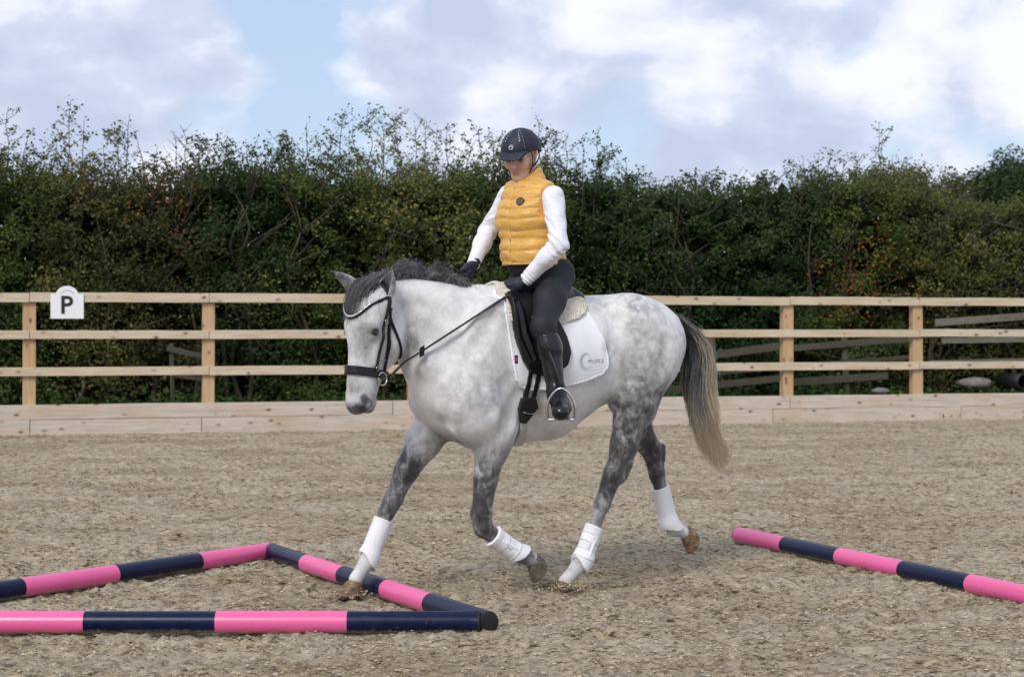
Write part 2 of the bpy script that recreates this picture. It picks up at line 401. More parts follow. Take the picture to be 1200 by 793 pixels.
# ------------------------------------------------------------------ fence
def wood(name, tint, grain_axis=0, knots=True):
    m, nt, bs = new_mat(name)
    t = nt.nodes.new('ShaderNodeTexCoord'); oi = nt.nodes.new('ShaderNodeObjectInfo')
    vm = nt.nodes.new('ShaderNodeVectorMath'); vm.operation = 'ADD'; nt.links.new(t.outputs['Object'], vm.inputs[0])
    sc_ = nt.nodes.new('ShaderNodeVectorMath'); sc_.operation = 'SCALE'; sc_.inputs[0].default_value = (13, 7, 11); nt.links.new(oi.outputs['Random'], sc_.inputs['Scale'])
    nt.links.new(sc_.outputs[0], vm.inputs[1])
    mp = nt.nodes.new('ShaderNodeMapping'); s = [22, 22, 22]; s[grain_axis] = 1.3; mp.inputs['Scale'].default_value = s; nt.links.new(vm.outputs[0], mp.inputs[0])
    g = nz(nt, 1.6, 5, .65, mp.outputs[0], .6)
    lo = tuple(c*.76 for c in tint); hi = tuple(min(.8, c*1.16) for c in tint)
    col = ramp(nt, g, [(.3, lo), (.5, tint), (.72, hi)])
    mp2 = nt.nodes.new('ShaderNodeMapping'); s2 = [1.0]*3; s2[grain_axis] = .5; mp2.inputs['Scale'].default_value = s2; nt.links.new(vm.outputs[0], mp2.inputs[0])
    big = nz(nt, 3.0, 3, .6, mp2.outputs[0])
    col = mixc(nt, ramp(nt, big, [(.45, 0.), (.7, .45)]), col, (tint[0]*.86, tint[1]*.66, tint[2]*.46))
    if knots:
        mp3 = nt.nodes.new('ShaderNodeMapping'); s3 = [9.]*3; s3[grain_axis] = 5.2; mp3.inputs['Scale'].default_value = s3; nt.links.new(vm.outputs[0], mp3.inputs[0])
        vo = nt.nodes.new('ShaderNodeTexVoronoi'); vo.inputs['Scale'].default_value = 1; nt.links.new(mp3.outputs[0], vo.inputs[0])
        k = ramp(nt, vo.outputs['Distance'], [(.08, .95), (.14, .45), (.26, 0.)])
        sel = ramp(nt, nz(nt, 1.1, 1, .5, mp3.outputs[0]), [(.30, 0.), (.38, 1.)])
        col = mixc(nt, mathn(nt, 'MULTIPLY', k, sel), col, (.13, .075, .045))
    nt.links.new(col, bs.inputs['Base Color']); bs.inputs['Roughness'].default_value = .8; bs.inputs['Specular IOR Level'].default_value = .25
    bump(nt, bs, g, .35, .004); return m
M_rail = wood('pale_softwood', (.56, .478, .36)); M_board = wood('kickboard_softwood', (.53, .465, .395)); M_post = wood('post_softwood', (.50, .345, .205), 2)
M_old = wood('weathered_wood', (.085, .085, .060)); M_oldpale = wood('pale_weathered_wood', (.17, .17, .14))
def plank(name, u0, u1, z0, z1, th, off, mat, parent, jz=0., grain='x', segs=10):
    """a board along the fence: own object frame so that the grain follows it"""
    L = u1-u0; hgt = z1-z0; mb = MB(); n = segs
    V, F = [], []
    for i in range(n+1):
        x = L*(i/n-.5); w = rng.normal(0, .0016); e = rng.normal(0, .0012)
        for (yy, zz) in ((-th/2, -hgt/2), (th/2, -hgt/2), (th/2, hgt/2), (-th/2, hgt/2)):
            V.append((x, yy+e, zz+w*(1 if zz > 0 else .6)))
    for i in range(n):
        for k in range(4): F.append((i*4+k, (i+1)*4+k, (i+1)*4+(k+1) % 4, i*4+(k+1) % 4))
    F += [(0, 1, 2, 3), (n*4+3, n*4+2, n*4+1, n*4)]
    me = bpy.data.meshes.new(name); me.from_pydata(V, [], F); me.materials.append(mat); me.update()
    o = bpy.data.objects.new(name, me); C.objects.link(o)
    c = fpt((u0+u1)/2, off, (z0+z1)/2); o.matrix_basis = Matrix.Translation(c) @ Matrix.Rotation(math.atan2(FU[1], FU[0]), 4, 'Z') @ Matrix.Rotation(rng.normal(0, .0012), 4, 'Y')
    bevel(o, .004)
    o.parent = parent; o.matrix_parent_inverse = world_mat(parent).inverted(); return o
u245, u34, u925, u1077 = fpx(245), fpx(34.5), fpx(925), fpx(1077)
sp = (u1077-u245)/4
posts_u = [u34-2*sp, u34-sp, u34]+[u245+i*(u925-u245)/3 for i in range(4)]+[u1077, u1077+sp, u1077+2*sp]
print('posts', u34, u245, u925, u1077, sp)
fence = empty('post_and_rail_fence', fpt(8), 'new pale timber post and rail fence with three rails above kickboards round the arena', 'fence')
for i, u in enumerate(posts_u):
    h = 1.60+.0*i; me = bpy.data.meshes.new('post'); mb = MB(); mb.box((0, 0, 0), (.15, .12, h), jit=.003)
    me.from_pydata([tuple(v) for v in np.concatenate(mb.v)], [], mb.f); me.materials.append(M_post); me.update()
    o = bpy.data.objects.new('post', me); C.objects.link(o)
    o.matrix_basis = Matrix.Translation(fpt(u, -.085, h/2-.03)) @ Matrix.Rotation(math.atan2(FU[1], FU[0])+rng.normal(0, .02), 4, 'Z') @ Matrix.Rotation(rng.normal(0, .004), 4, 'Y')
    bevel(o, .006); o.parent = fence; o.matrix_parent_inverse = world_mat(fence).inverted()
tops = ((1.572, 1.683), (1.135, 1.24), (.695, .798))
for r, (z0, z1) in enumerate(tops):
    cuts = [0, 2, 3, 6, 7, 9] if r == 0 else ([0, 2, 4, 6, 7, 9] if r == 1 else [0, 1, 3, 5, 7, 9])
    if r == 1: cuts = [0, 2, 3, 5, 7, 9]
    for a, b in zip(cuts[:-1], cuts[1:]):
        o = plank('rail', posts_u[a]+.003, posts_u[b]-.003, z0+rng.normal(0, .003), z1+rng.normal(0, .003), .045, 0, M_rail, fence)
for r, (z0, z1) in enumerate(((.182, .356), (-.04, .178))):
    cuts = [0, 2, 6, 9] if r == 0 else [0, 2, 3, 5, 7, 9]
    if r == 0: us_ = [posts_u[0], fpx(-40), fpx(460), fpx(925), posts_u[-1]]
    else: us_ = [posts_u[0], fpx(35), fpx(236), fpx(560), fpx(905), fpx(1125), posts_u[-1]]
    for a, b in zip(us_[:-1], us_[1:]):
        plank('kickboard', a+.004, b-.004, z0, z1, .045, 0.004*r, M_board, fence)

# letter board
def text_mesh(body, size, extrude=.0, bold=0.):
    cu = bpy.data.curves.new('txt', 'FONT'); cu.body = body; cu.size = size; cu.extrude = extrude; cu.align_x = 'CENTER'; cu.align_y = 'CENTER'
    cu.offset = bold; cu.resolution_u = 6
    ob = bpy.data.objects.new('txt', cu); C.objects.link(ob); bpy.context.view_layer.update()
    me = bpy.data.meshes.new_from_object(ob.evaluated_get(bpy.context.evaluated_depsgraph_get()))
    V = np.array([v.co[:] for v in me.vertices]); F = [list(p.vertices) for p in me.polygons]
    bpy.data.objects.remove(ob); bpy.data.curves.remove(cu); bpy.data.meshes.remove(me)
    return V, F
M_white = simple('white_plastic', (.80, .81, .84), .35, .03, 6)
M_black = simple('black_print', (.012, .012, .014), .5, .1, 20)
M_greyprint = simple('grey_print', (.35, .38, .42), .6, .1, 20)
def sign():
    u = fpx(78.5); w, h, th = .385, .295, .012; zb = 1.378
    root = empty('letter_board', fpt(u, .035, zb), 'white arched dressage letter board with black letter P hung on the top rail', 'sign')
    pts = [(-w/2, 0), (w/2, 0), (w/2, h)]+[(.0+.135*math.cos(a), h-.03+.125*math.sin(a)) for a in np.linspace(.24, math.pi-.24, 16)]+[(-w/2, h)]
    n = len(pts); V = [(x, -th, z) for x, z in pts]+[(x, 0, z) for x, z in pts]
    F = [tuple(range(n)), tuple(range(n, 2*n))[::-1]]+[((i+1) % n, i, n+i, n+(i+1) % n) for i in range(n)]
    a = math.atan2(FU[1], FU[0]); B = np.array([[math.cos(a), math.sin(a), 0], [-math.sin(a), math.cos(a), 0], [0, 0, 1]])
    def put(name, V, F, mat): V = np.asarray(V) @ B+fpt(u, .030, zb); return mesh_np(name, V, F, mat, False, root)
    bevel(put('board', V, F, M_white), .002)
    TV, TF = text_mesh('P', .34, .002, .007); 
    TV -= (TV.max(0)+TV.min(0))/2; TV[:, 0] *= .98; TV *= .215/np.ptp(TV[:, 1])
    P = np.stack([TV[:, 0]+.0, -th-.003+TV[:, 2]*0-TV[:, 2]*.5, TV[:, 1]+.165], 1)
    put('letter', P, TF, M_black)
    # faint maker's line arched over the letter
    mb = MB()
    for q in np.linspace(-.9, .9, 13):
        x = .098*math.sin(q); z = h-.03+.098*math.cos(q)-.028
        mb.box((x, -th-.002, z), (.009, .002, .012))
    V2 = np.concatenate(mb.v); put('caption', V2, mb.f, M_greyprint)
sign()

# ------------------------------------------------------------------ ground poles
def plastic(name, col):
    m, nt, bs = new_mat(name); v = coord(nt)
    n = nz(nt, 9, 5, .7, v); s = nz(nt, 40, 4, .8, v)
    c = mixc(nt, ramp(nt, n, [(.45, 0.), (.85, .035)]), col, (.30, .24, .17))
    c = mixc(nt, ramp(nt, s, [(.64, 0.), (.76, .25)]), c, (.36, .29, .2))
    # sand clinging to the underside, and rubbed scuffs
    sx = nt.nodes.new('ShaderNodeSeparateXYZ'); nt.links.new(v, sx.inputs[0]); low = mathn(nt, 'ADD', sx.outputs[2], mathn(nt, 'MULTIPLY', mathn(nt, 'SUBTRACT', s, .5), .05))
    c = mixc(nt, ramp(nt, low, [(.004, .6), (.018, 0.)]), c, (.42, .35, .25))
    sc = nz(nt, 1., 3, .8, coord(nt, (6, 30, 90), 'Object', (.3, .2, .5))); c = mixc(nt, ramp(nt, sc, [(.68, 0.), (.74, .4)]), c, (.45, .40, .36))
    nt.links.new(c, bs.inputs['Base Color']); nt.links.new(ramp(nt, n, [(.3, .22), (.7, .38)]), bs.inputs['Roughness']); bump(nt, bs, s, .06, .002); return m
M_pink = plastic('pink_plastic', (.74, .115, .31)); M_navy = plastic('navy_plastic', (.0015, .007, .036))
M_navy.node_tree.nodes['Principled BSDF'].inputs['Specular IOR Level'].default_value = .22
M_cap = simple('dark_end_cap', (.006, .006, .009), .7, .2, 20)
PR = .047
def pole(a, b, bands, colors, label, cap_a=False):
    a = np.array(a, float); b = np.array(b, float); root = empty('ground_pole', (a+b)/2, label, 'pole', 'pink and navy ground poles lying on the sand')
    d = (b-a)/np.linalg.norm(b-a); up = np.array((0, 0, 1.)); sd = np.cross(d, up); n = 40
    def ring(c, r): return [c+r*(math.cos(t)*sd+math.sin(t)*up) for t in np.linspace(0, 2*math.pi, n, endpoint=False)]
    for i, c in enumerate(colors):
        p0, p1 = a+d*bands[i], a+d*bands[i+1]; rr = PR+(.0006 if c == 'p' else 0)
        prof = [(0, rr), (1, rr)]
        V = [q for t, r in prof for q in ring(p0+(p1-p0)*t, r)]
        F = [(k, (k+1) % n, n+(k+1) % n, n+k) for k in range(n)]
        mesh_np('band', V, F, M_pink if c == 'p' else M_navy, True, root, )
    for e, sgn in ((a, -1), (b, 1)):
        pr = [(0, PR), (.003, PR+.0010), (.008, PR-.001), (.010, PR-.004), (.010, .02), (.010, .001)]
        V = [q for t, r in pr for q in ring(e+d*sgn*t, r)]
        F = [(j*n+k, j*n+(k+1) % n, (j+1)*n+(k+1) % n, (j+1)*n+k) for j in range(len(pr)-1) for k in range(n)]+[tuple((len(pr)-1)*n+k for k in range(n))]
        if sgn < 0: F = [q[::-1] for q in F]
        mesh_np('end_cap', V, F, M_cap if c != 'x' else M_cap, True, root)
    return root
ZC = PR-.004
def gp(px, py):
    d = (CH-ZC)*FP/(py-HY); return np.array(((px-600)/FP*d, d, ZC))
# front pole, square to the camera
p1 = gp(560, 728.5); 
pole(p1-np.array((2.98, 0, 0)), p1, [0, .2, .76, 1.315, 1.871, 2.427, 2.98][:7], 'npnpnpn'[1:7][::1] if 0 else 'npnpnp'[::-1][:6][::-1] and ['n','p','n','p','n','p'][0:0] or ['p','n','p','n','p','n'], 'nearest of the pink and navy ground poles, lying square across the front left')
a, b = gp(319, 646.5), gp(572, 728.5); L = np.linalg.norm(b-a)
pole(a, b, [0, L*.2, L*.395, L*.60, L*.785, L], list('npnpn'), 'slanting pink and navy ground pole running under the raised foreleg to the near pole end')
e1 = gp(314, 645.5); e0 = gp(-60, 701); L = np.linalg.norm(e1-e0)
bb = [np.linalg.norm(gp(x, y)-e0) for x, y in ((23, 688.5), (131, 672.0), (229, 657.5))]
ex = e0-(e1-e0)/L*.3
pole(ex, e1, [0, .3+bb[0]]+[.3+q for q in bb[1:]]+[.3+L], list('npnp'), 'ground pole receding from the left edge, its pink end meeting the slanting pole')
e0 = gp(866, 626.5); e1 = gp(1330, 724); d = (e1-e0)/np.linalg.norm(e1-e0)
bb = [np.linalg.norm(gp(x, y)-e0) for x, y in ((921, 638.0), (985, 651.5), (1057.5, 667.2), (1134, 684.0))]
pole(e0, e0+d*2.79, [0]+bb+[2.79], list('pnpnp'), 'lone pink and navy ground pole lying by itself on the right of the arena')

# ------------------------------------------------------------------ hedge, weeds, things behind the fence
def leaf_material(name, stops, trans=.25):
    m, nt, bs = new_mat(name); r = attr(nt, 'v')
    c = ramp(nt, r, stops); nt.links.new(c, bs.inputs['Base Color'])
    bs.inputs['Roughness'].default_value = .7; bs.inputs['Specular IOR Level'].default_value = .2
    tr = nt.nodes.new('ShaderNodeBsdfTranslucent'); nt.links.new(c, tr.inputs[0]); mx = nt.nodes.new('ShaderNodeMixShader'); mx.inputs[0].default_value = trans
    out = [n for n in nt.nodes if n.type == 'OUTPUT_MATERIAL'][0]
    nt.links.new(bs.outputs[0], mx.inputs[1]); nt.links.new(tr.outputs[0], mx.inputs[2]); nt.links.new(mx.outputs[0], out.inputs[0]); return m
GR = {
 'dark': [(0, (.014, .026, .010)), (.4, (.032, .056, .017)), (.8, (.062, .098, .028)), (1, (.12, .15, .05))],
 'mid': [(0, (.02, .036, .010)), (.4, (.052, .082, .020)), (.8, (.11, .145, .036)), (1, (.20, .21, .07))],
 'olive': [(0, (.028, .036, .012)), (.4, (.078, .094, .026)), (.8, (.15, .16, .05)), (1, (.25, .235, .09))],
 'russet': [(0, (.018, .026, .010)), (.45, (.05, .066, .02)), (.8, (.10, .085, .032)), (1, (.18, .10, .04))],
 'pale': [(0, (.035, .048, .014)), (.4, (.10, .125, .036)), (.8, (.19, .21, .07)), (1, (.30, .31, .14))],
 'grass': [(0, (.015, .035, .008)), (.5, (.045, .10, .018)), (.9, (.09, .155, .03)), (1, (.15, .17, .06))]}
M_leaf = {k: leaf_material('leaf_'+k, v) for k, v in GR.items()}
M_bark = simple('hedge_bark', (.07, .058, .042), .9, .35, 14, .5, 60, .006)
def leaves(P, size, N=None, elong=.5):
    """one folded diamond per point"""
    n = len(P); d = rng.normal(size=(n, 3)); d[:, 2] *= .7; d /= np.linalg.norm(d, axis=1)[:, None]
    nn = rng.normal(size=(n, 3))+np.array((0, -.5, .9)); b = np.cross(nn, d); b /= np.linalg.norm(b, axis=1)[:, None]+1e-9
    up = np.cross(d, b); sz = size*rng.uniform(.6, 1.35, n); l = d*sz[:, None]; w = b*(sz*elong)[:, None]*.62
    mid = P+l*.45
    V = np.stack([P, mid+w+up*(sz*.10)[:, None], P+l, mid-w+up*(sz*.10)[:, None]], 1).reshape(-1, 3)
    return V, np.arange(n*4).reshape(n, 4)
TOPX = [-200, 0, 50, 100, 150, 200, 230, 300, 350, 400, 450, 500, 560, 640, 700, 760, 850, 900, 950, 1000, 1050, 1100, 1130, 1160, 1200, 1400]
TOPY = [196, 196, 200, 204, 206, 212, 196, 190, 196, 205, 203, 200, 196, 200, 208, 214, 216, 211, 208, 208, 206, 220, 234, 236, 232, 224]
def hedge_pt(px, off):
    """point on a line parallel to the fence, off metres behind it, under a photo column"""
    k = (px-600)/FP; A = FA-FN*off
    u = (k*A[1]-A[0])/(FU[0]-k*FU[1]); return A+FU*u, u
def ytop_z(px, Y): return CH-(np.interp(px, TOPX, TOPY)-HY)/FP*Y
def shrub(px0, px1, kind, label, cat='hedge shrub', n_clump=330, accent=None):
    c, u = hedge_pt((px0+px1)/2, 3.0); _, ua = hedge_pt(px0, 3.0); _, ub = hedge_pt(px1, 3.0); wd = ub-ua
    root = empty('hawthorn_shrub', (c[0], c[1], 0), label, cat, 'shrubs of the tall hedge behind the fence')
    mb = MB(); lp, ls = [], []
    # stems
    for i in range(7):
        b = np.array((c[0], c[1], 0.))+np.append(FU, 0)*rng.uniform(-.42, .42)*wd+np.append(FN, 0)*rng.uniform(-.3, .9)
        top = ytop_z((px0+px1)/2, c[1])*rng.uniform(.8, 1.0); q = [b]
        for t in np.linspace(.2, 1, 6): q.append(b+np.array((rng.normal(0, .16), rng.normal(0, .16), top*t)))
        mb.tube(smooth_pts(q, 3), np.linspace(.035, .008, 19), 5)
        for j in range(10):
            a = np.array(q[rng.integers(1, 6)]); e = a+np.array((rng.normal(0, .5), rng.normal(-.2, .5), rng.uniform(.2, .7)))
            mb.tube([a, (a+e)/2+rng.normal(0, .05, 3), e], [.014, .009, .004], 4)
    # leaf clumps, most of them near the face towards the arena and the top
    for i in range(n_clump):
        uu = rng.uniform(-.56, .56)*wd; v = 1.9-2.6*rng.random()**.85; P0 = c+FU*uu+FN*v*.75
        pxx = 600+P0[0]/P0[1]*FP; zt = ytop_z(pxx, P0[1])-.05
        z = .12+(zt-.12)*rng.random()**.9
        # the face leans back towards the top and is pushed in and out
        v2 = v-.45*max(0, z/zt-.55)+.35*(vnoise(np.array([uu*1.3+u*1.3]), np.array([z*1.3]), 21)[0]-.5)
        P0 = c+FU*uu+FN*v2*.75; ctr = np.array((P0[0], P0[1], z)); k = int(rng.uniform(45, 100))
        rad = rng.uniform(.13, .30)
        g = rng.normal(size=(k, 3)); g /= np.linalg.norm(g, axis=1)[:, None]; g *= rad*rng.random((k, 1))**.45*np.array((1, 1, .8))
        lp.append(ctr+g); tone = vnoise(np.array([pxx*.02]), np.array([z*1.6]), 5)[0]
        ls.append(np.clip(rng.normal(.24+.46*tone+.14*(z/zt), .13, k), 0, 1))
    # coarse shaded inner leaves that close the hedge
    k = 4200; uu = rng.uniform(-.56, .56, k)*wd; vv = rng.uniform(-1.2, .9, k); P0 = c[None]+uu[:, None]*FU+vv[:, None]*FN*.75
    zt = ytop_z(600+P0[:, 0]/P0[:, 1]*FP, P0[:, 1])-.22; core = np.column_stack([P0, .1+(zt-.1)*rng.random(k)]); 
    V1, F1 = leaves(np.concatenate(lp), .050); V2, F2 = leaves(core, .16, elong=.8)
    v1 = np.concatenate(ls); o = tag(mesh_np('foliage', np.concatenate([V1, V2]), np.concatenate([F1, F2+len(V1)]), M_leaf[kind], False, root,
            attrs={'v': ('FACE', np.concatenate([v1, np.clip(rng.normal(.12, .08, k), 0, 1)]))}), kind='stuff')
    tag(mb.build('stems', M_bark, root, True), kind='stuff')
    return root, c
def shoot(root, px, ytop, kind, lush=1., lean=0., spread=.28, off=None, base=.55):
    off = rng.uniform(2.0, 3.2) if off is None else off
    c, _ = hedge_pt(px, off); z1 = CH+(HY-ytop)/FP*c[1]; z0 = ytop_z(px, c[1])-base
    mb = MB(); pts = []; n = 7
    for i in range(n):
        t = i/(n-1); pts.append(np.array((c[0]-lean*(1-t)+rng.normal(0, .02), c[1]+rng.normal(0, .03), z0+(z1-z0)*t)))
    Q = smooth_pts(pts, 4); mb.tube(Q, np.linspace(.012, .003, len(Q)), 5); lp = [Q[rng.integers(4, len(Q), int(34*lush*(z1-z0)))]+rng.normal(0, .035, (int(34*lush*(z1-z0)), 3))]
    for j in range(int(rng.uniform(8, 13)*(z1-z0)/1.1)):
        i = rng.integers(2, len(Q)-2); a = Q[i]; sgn = rng.choice((-1, 1)); ln = rng.uniform(.12, spread+.1)*(1.15-.6*i/len(Q))
        e = a+np.array((sgn*ln*.8, rng.normal(0, .1), ln*rng.uniform(.5, 1.2))); tw = np.array([a, (a+e)/2+rng.normal(0, .012, 3), e])
        mb.tube(tw, [.005, .0035, .002], 4, cap=False); k = int(rng.uniform(6, 20)*lush); t = rng.random(k)**.7
        lp.append(a+(e-a)*t[:, None]+rng.normal(0, .026, (k, 3)))
    LP = np.concatenate(lp)
    V, F = leaves(LP, .048); BUCKET.setdefault(root.name, [root, kind, [], MB()]); B_ = BUCKET[root.name]
    B_[2].append(V); B_[3].add(np.concatenate(mb.v), mb.f)
BUCKET = {}
def build_hedge():
    specs = [(-520, -350, 'dark', 'dark hedge shrub, last one beyond the far left of the hedge'), (-350, -190, 'mid', 'green hedge shrub well beyond the left edge, next to the last one'), (-190, -60, 'dark', 'dark hedge shrub at the far left edge of the hedge'),
     (-60, 55, 'mid', 'green hedge shrub above the leftmost fence post, with a curling leafy spray on top'),
     (55, 150, 'olive', 'tall loose olive hedge shrub straight behind the letter P board'),
     (150, 232, 'russet', 'reddish brown tinged hedge shrub just right of the letter P board'),
     (232, 330, 'dark', 'dense dark green hedge shrub above the second fence post with two pointed tops'),
     (330, 425, 'mid', 'green hedge shrub rising behind the grey horse\'s ears'),
     (425, 525, 'pale', 'pale yellow green hedge shrub with a fan of tall thin shoots, left of the rider'),
     (525, 625, 'mid', 'bushy green hedge shrub directly behind the rider\'s helmet and shoulders'),
     (625, 725, 'dark', 'dark hedge shrub with upright leafy tops just right of the rider'),
     (725, 825, 'dark', 'low topped dark hedge shrub behind the grey horse\'s rump and tail'),
     (825, 925, 'dark', 'dark evenly clipped hedge shrub left of the fence post right of the tail'),
     (925, 1010, 'mid', 'green hedge shrub with a patch of orange autumn leaves above the rail'),
     (1010, 1100, 'olive', 'olive hedge shrub with tall sparse sprays in front of the brown bare crown'),
     (1100, 1200, 'olive', 'yellow green hedge shrub at the right edge below the distant round tree'),
     (1200, 1330, 'mid', 'green hedge shrub just beyond the right edge behind the drain pipe'), (1330, 1450, 'dark', 'dark hedge shrub, last one beyond the far right of the hedge')]
    roots = []
    for a, b, k, l in specs: roots.append(shrub(a, b, k, l, n_clump=int(330*(b-a)/98))[0])
    def R(px):
        for (a, b, k, l), r in zip(specs, roots):
            if a <= px < b: return r, k
        return roots[-1], 'mid'
    sh = [(-30, 135, .8), (8, 122, .6), (30, 150, .9), (62, 150, .9), (85, 112, 1.1), (100, 135, 1), (120, 165, .9), (138, 142, 1), (152, 130, .5), (160, 150, .6), (182, 168, .8),
          (205, 150, .15), (212, 142, .12), (236, 152, 1.6), (244, 165, 1.4), (265, 155, 1.8), (281, 172, 1.5), (303, 158, .9), (326, 150, .7), (338, 158, 1.6), (345, 168, 1.6), (360, 140, .8), (372, 160, .7), (388, 148, .8),
          (402, 124, .8), (415, 140, .7), (430, 122, .8), (446, 132, .7), (458, 128, .9), (470, 150, .8), (487, 142, .7), (498, 138, .7), (512, 146, .6), (524, 140, .6), (535, 175, 1),
          (548, 160, .9), (562, 146, .9), (575, 150, 1.1), (588, 160, 1), (626, 128, .9), (642, 150, .9), (655, 148, 1.0), (668, 152, .9), (682, 158, 1.4), (701, 146, 1.6), (712, 170, 1.2), (733, 180, .6),
          (760, 206, 1), (790, 205, 1.2), (822, 200, .8), (838, 207, 1), (868, 205, 1), (900, 202, 1), (925, 186, .8), (942, 180, .8), (960, 174, .9), (972, 168, .5), (990, 182, 1), (1003, 176, 1), (1028, 140, .5), (1036, 160, .6), (1044, 178, .9), (1060, 180, .8), (1078, 184, .8)]
    for px, y, lush in sh:
        r, k = R(px); shoot(r, px+rng.uniform(-2, 2), y+4, k, lush*1.25, lean=rng.normal(0, .10))
    for i in range(150):                                    # short tips that roughen the outline
        px = rng.uniform(-100, 1280); r, k = R(px)
        if 1105 < px < 1240: continue
        shoot(r, px, np.interp(px, TOPX, TOPY)-rng.uniform(3, 22 if px < 720 else 9), k, rng.uniform(.8, 1.8), lean=rng.normal(0, .08), base=.35)
    for r, kind, vs, mb in BUCKET.values():
        V = np.concatenate(vs); n = len(V)//4
        tag(mesh_np('leafy_shoots', V, np.arange(n*4).reshape(n, 4), M_leaf[kind], False, r, attrs={'v': ('FACE', np.clip(rng.normal(.55, .2, n), 0, 1))}), kind='stuff')
        tag(mb.build('twigs', M_bark, r, True), kind='stuff')
    # coloured leaf patches, each belonging to its shrub
    def patch(px, y, n, w, h, kind, off=1.75):
        c, _ = hedge_pt(px, off); z = CH+(HY-y)/FP*c[1]; r, _k = R(px)
        m = int(n); ce = rng.normal(size=(14, 3))*np.array((w, .12, h)); g = ce[rng.integers(0, 14, m)]+rng.normal(size=(m, 3))*.09
        V, F = leaves(np.array((c[0], c[1], z))+g, .05); tag(mesh_np('leaf_patch', V, F, M_leaf[kind], False, r, attrs={'v': ('FACE', np.clip(rng.normal(.75, .2, m), 0, 1))}), kind='stuff')
    M_leaf['orange'] = leaf_material('leaf_orange', [(0, (.05, .03, .012)), (.5, (.16, .07, .02)), (1, (.33, .13, .035))])
    M_leaf['yellow'] = leaf_material('leaf_yellow', [(0, (.05, .055, .012)), (.5, (.12, .12, .03)), (1, (.24, .22, .06))])
    patch(1000, 318, 260, .45, .32, 'orange'); patch(1020, 345, 160, .3, .2, 'orange'); patch(985, 358, 110, .25, .15, 'orange'); patch(175, 232, 130, .6, .25, 'orange', 1.5); patch(200, 270, 60, .35, .25, 'orange')
    patch(318, 362, 260, .4, .2, 'yellow'); patch(440, 240, 420, .5, .4, 'yellow', 1.5); patch(1075, 335, 260, .5, .3, 'yellow'); patch(60, 330, 260, .5, .2, 'yellow'); patch(190, 372, 200, .4, .15, 'yellow'); patch(500, 280, 300, .4, .4, 'yellow', 1.6); patch(150, 440, 200, .6, .15, 'yellow'); patch(1150, 300, 300, .5, .3, 'yellow')
build_hedge()
def blades(name, P, hgt, kind, label, cat, lean=.35):
    n = len(P); a = rng.random(n)*6.28; w = np.stack([np.cos(a), np.sin(a), a*0], 1)*.006; l = rng.normal(0, lean, (n, 2)); h = hgt*rng.uniform(.4, 1.2, n)
    top = P+np.column_stack([l*h[:, None], h]); mid = P+np.column_stack([l*h[:, None]*.35, h*.6])
    V = np.stack([P-w, P+w, mid+w*.7, mid-w*.7, top], 1).reshape(-1, 3); i = np.arange(n)[:, None]*5
    F = np.concatenate([i+np.array([[0, 1, 2]]), i+np.array([[0, 2, 3]]), i+np.array([[3, 2, 4]])])
    v = np.clip(rng.normal(.5, .22, n), 0, 1)
    return tag(mesh_np(name, V, F, M_leaf[kind], False, attrs={'v': ('FACE', np.concatenate([v, v, v]))}), label, cat, kind='stuff')
def verge_plants():
    u = rng.uniform(-3, 20, 26000); v = .2+2.2*rng.random(26000)**1.3; keep = vnoise(u*1.1, v*1.5, 33) > .42; u, v = u[keep], v[keep]
    P = np.column_stack([FA[0]+FU[0]*u-FN[0]*v, FA[1]+FU[1]*u-FN[1]*v, np.full(len(u), .06)])
    blades('rough_grass', P, .26, 'grass', 'rough grass growing between the fence and the foot of the hedge', 'grass')
    lp = []
    for i in range(240):
        uu = rng.uniform(-3, 20); vv = rng.uniform(.3, 1.6); k = rng.integers(25, 70); b = FA+FU*uu-FN*vv
        g = rng.normal(size=(k, 3))*np.array((.16, .12, .09)); lp.append(np.array((b[0], b[1], .17+.12*rng.random()))+g)
    LP = np.concatenate(lp); LP[:, 2] = np.maximum(LP[:, 2], .06); V, F = leaves(LP, .06, elong=.7)
    tag(mesh_np('nettles_and_brambles', V, F, M_leaf['grass'], False, attrs={'v': ('FACE', np.clip(rng.normal(.45, .2, len(LP)), 0, 1))}),
        'low nettles and bramble leaves crowding the foot of the hedge', 'weeds', kind='stuff')
verge_plants()
def pxz(px, py, off):
    c, u = hedge_pt(px, off); return np.array((c[0], c[1], CH-(py-HY)/FP*c[1]))
def bar(mb, a, b, w, t):
    a = np.array(a); b = np.array(b); d = b-a; L = np.linalg.norm(d); x = d/L; y = np.cross((0, 0, 1), x); y /= np.linalg.norm(y); z = np.cross(x, y)
    mb.box((a+b)/2, (L, t, w), np.stack([x, y, z], 1), .003)
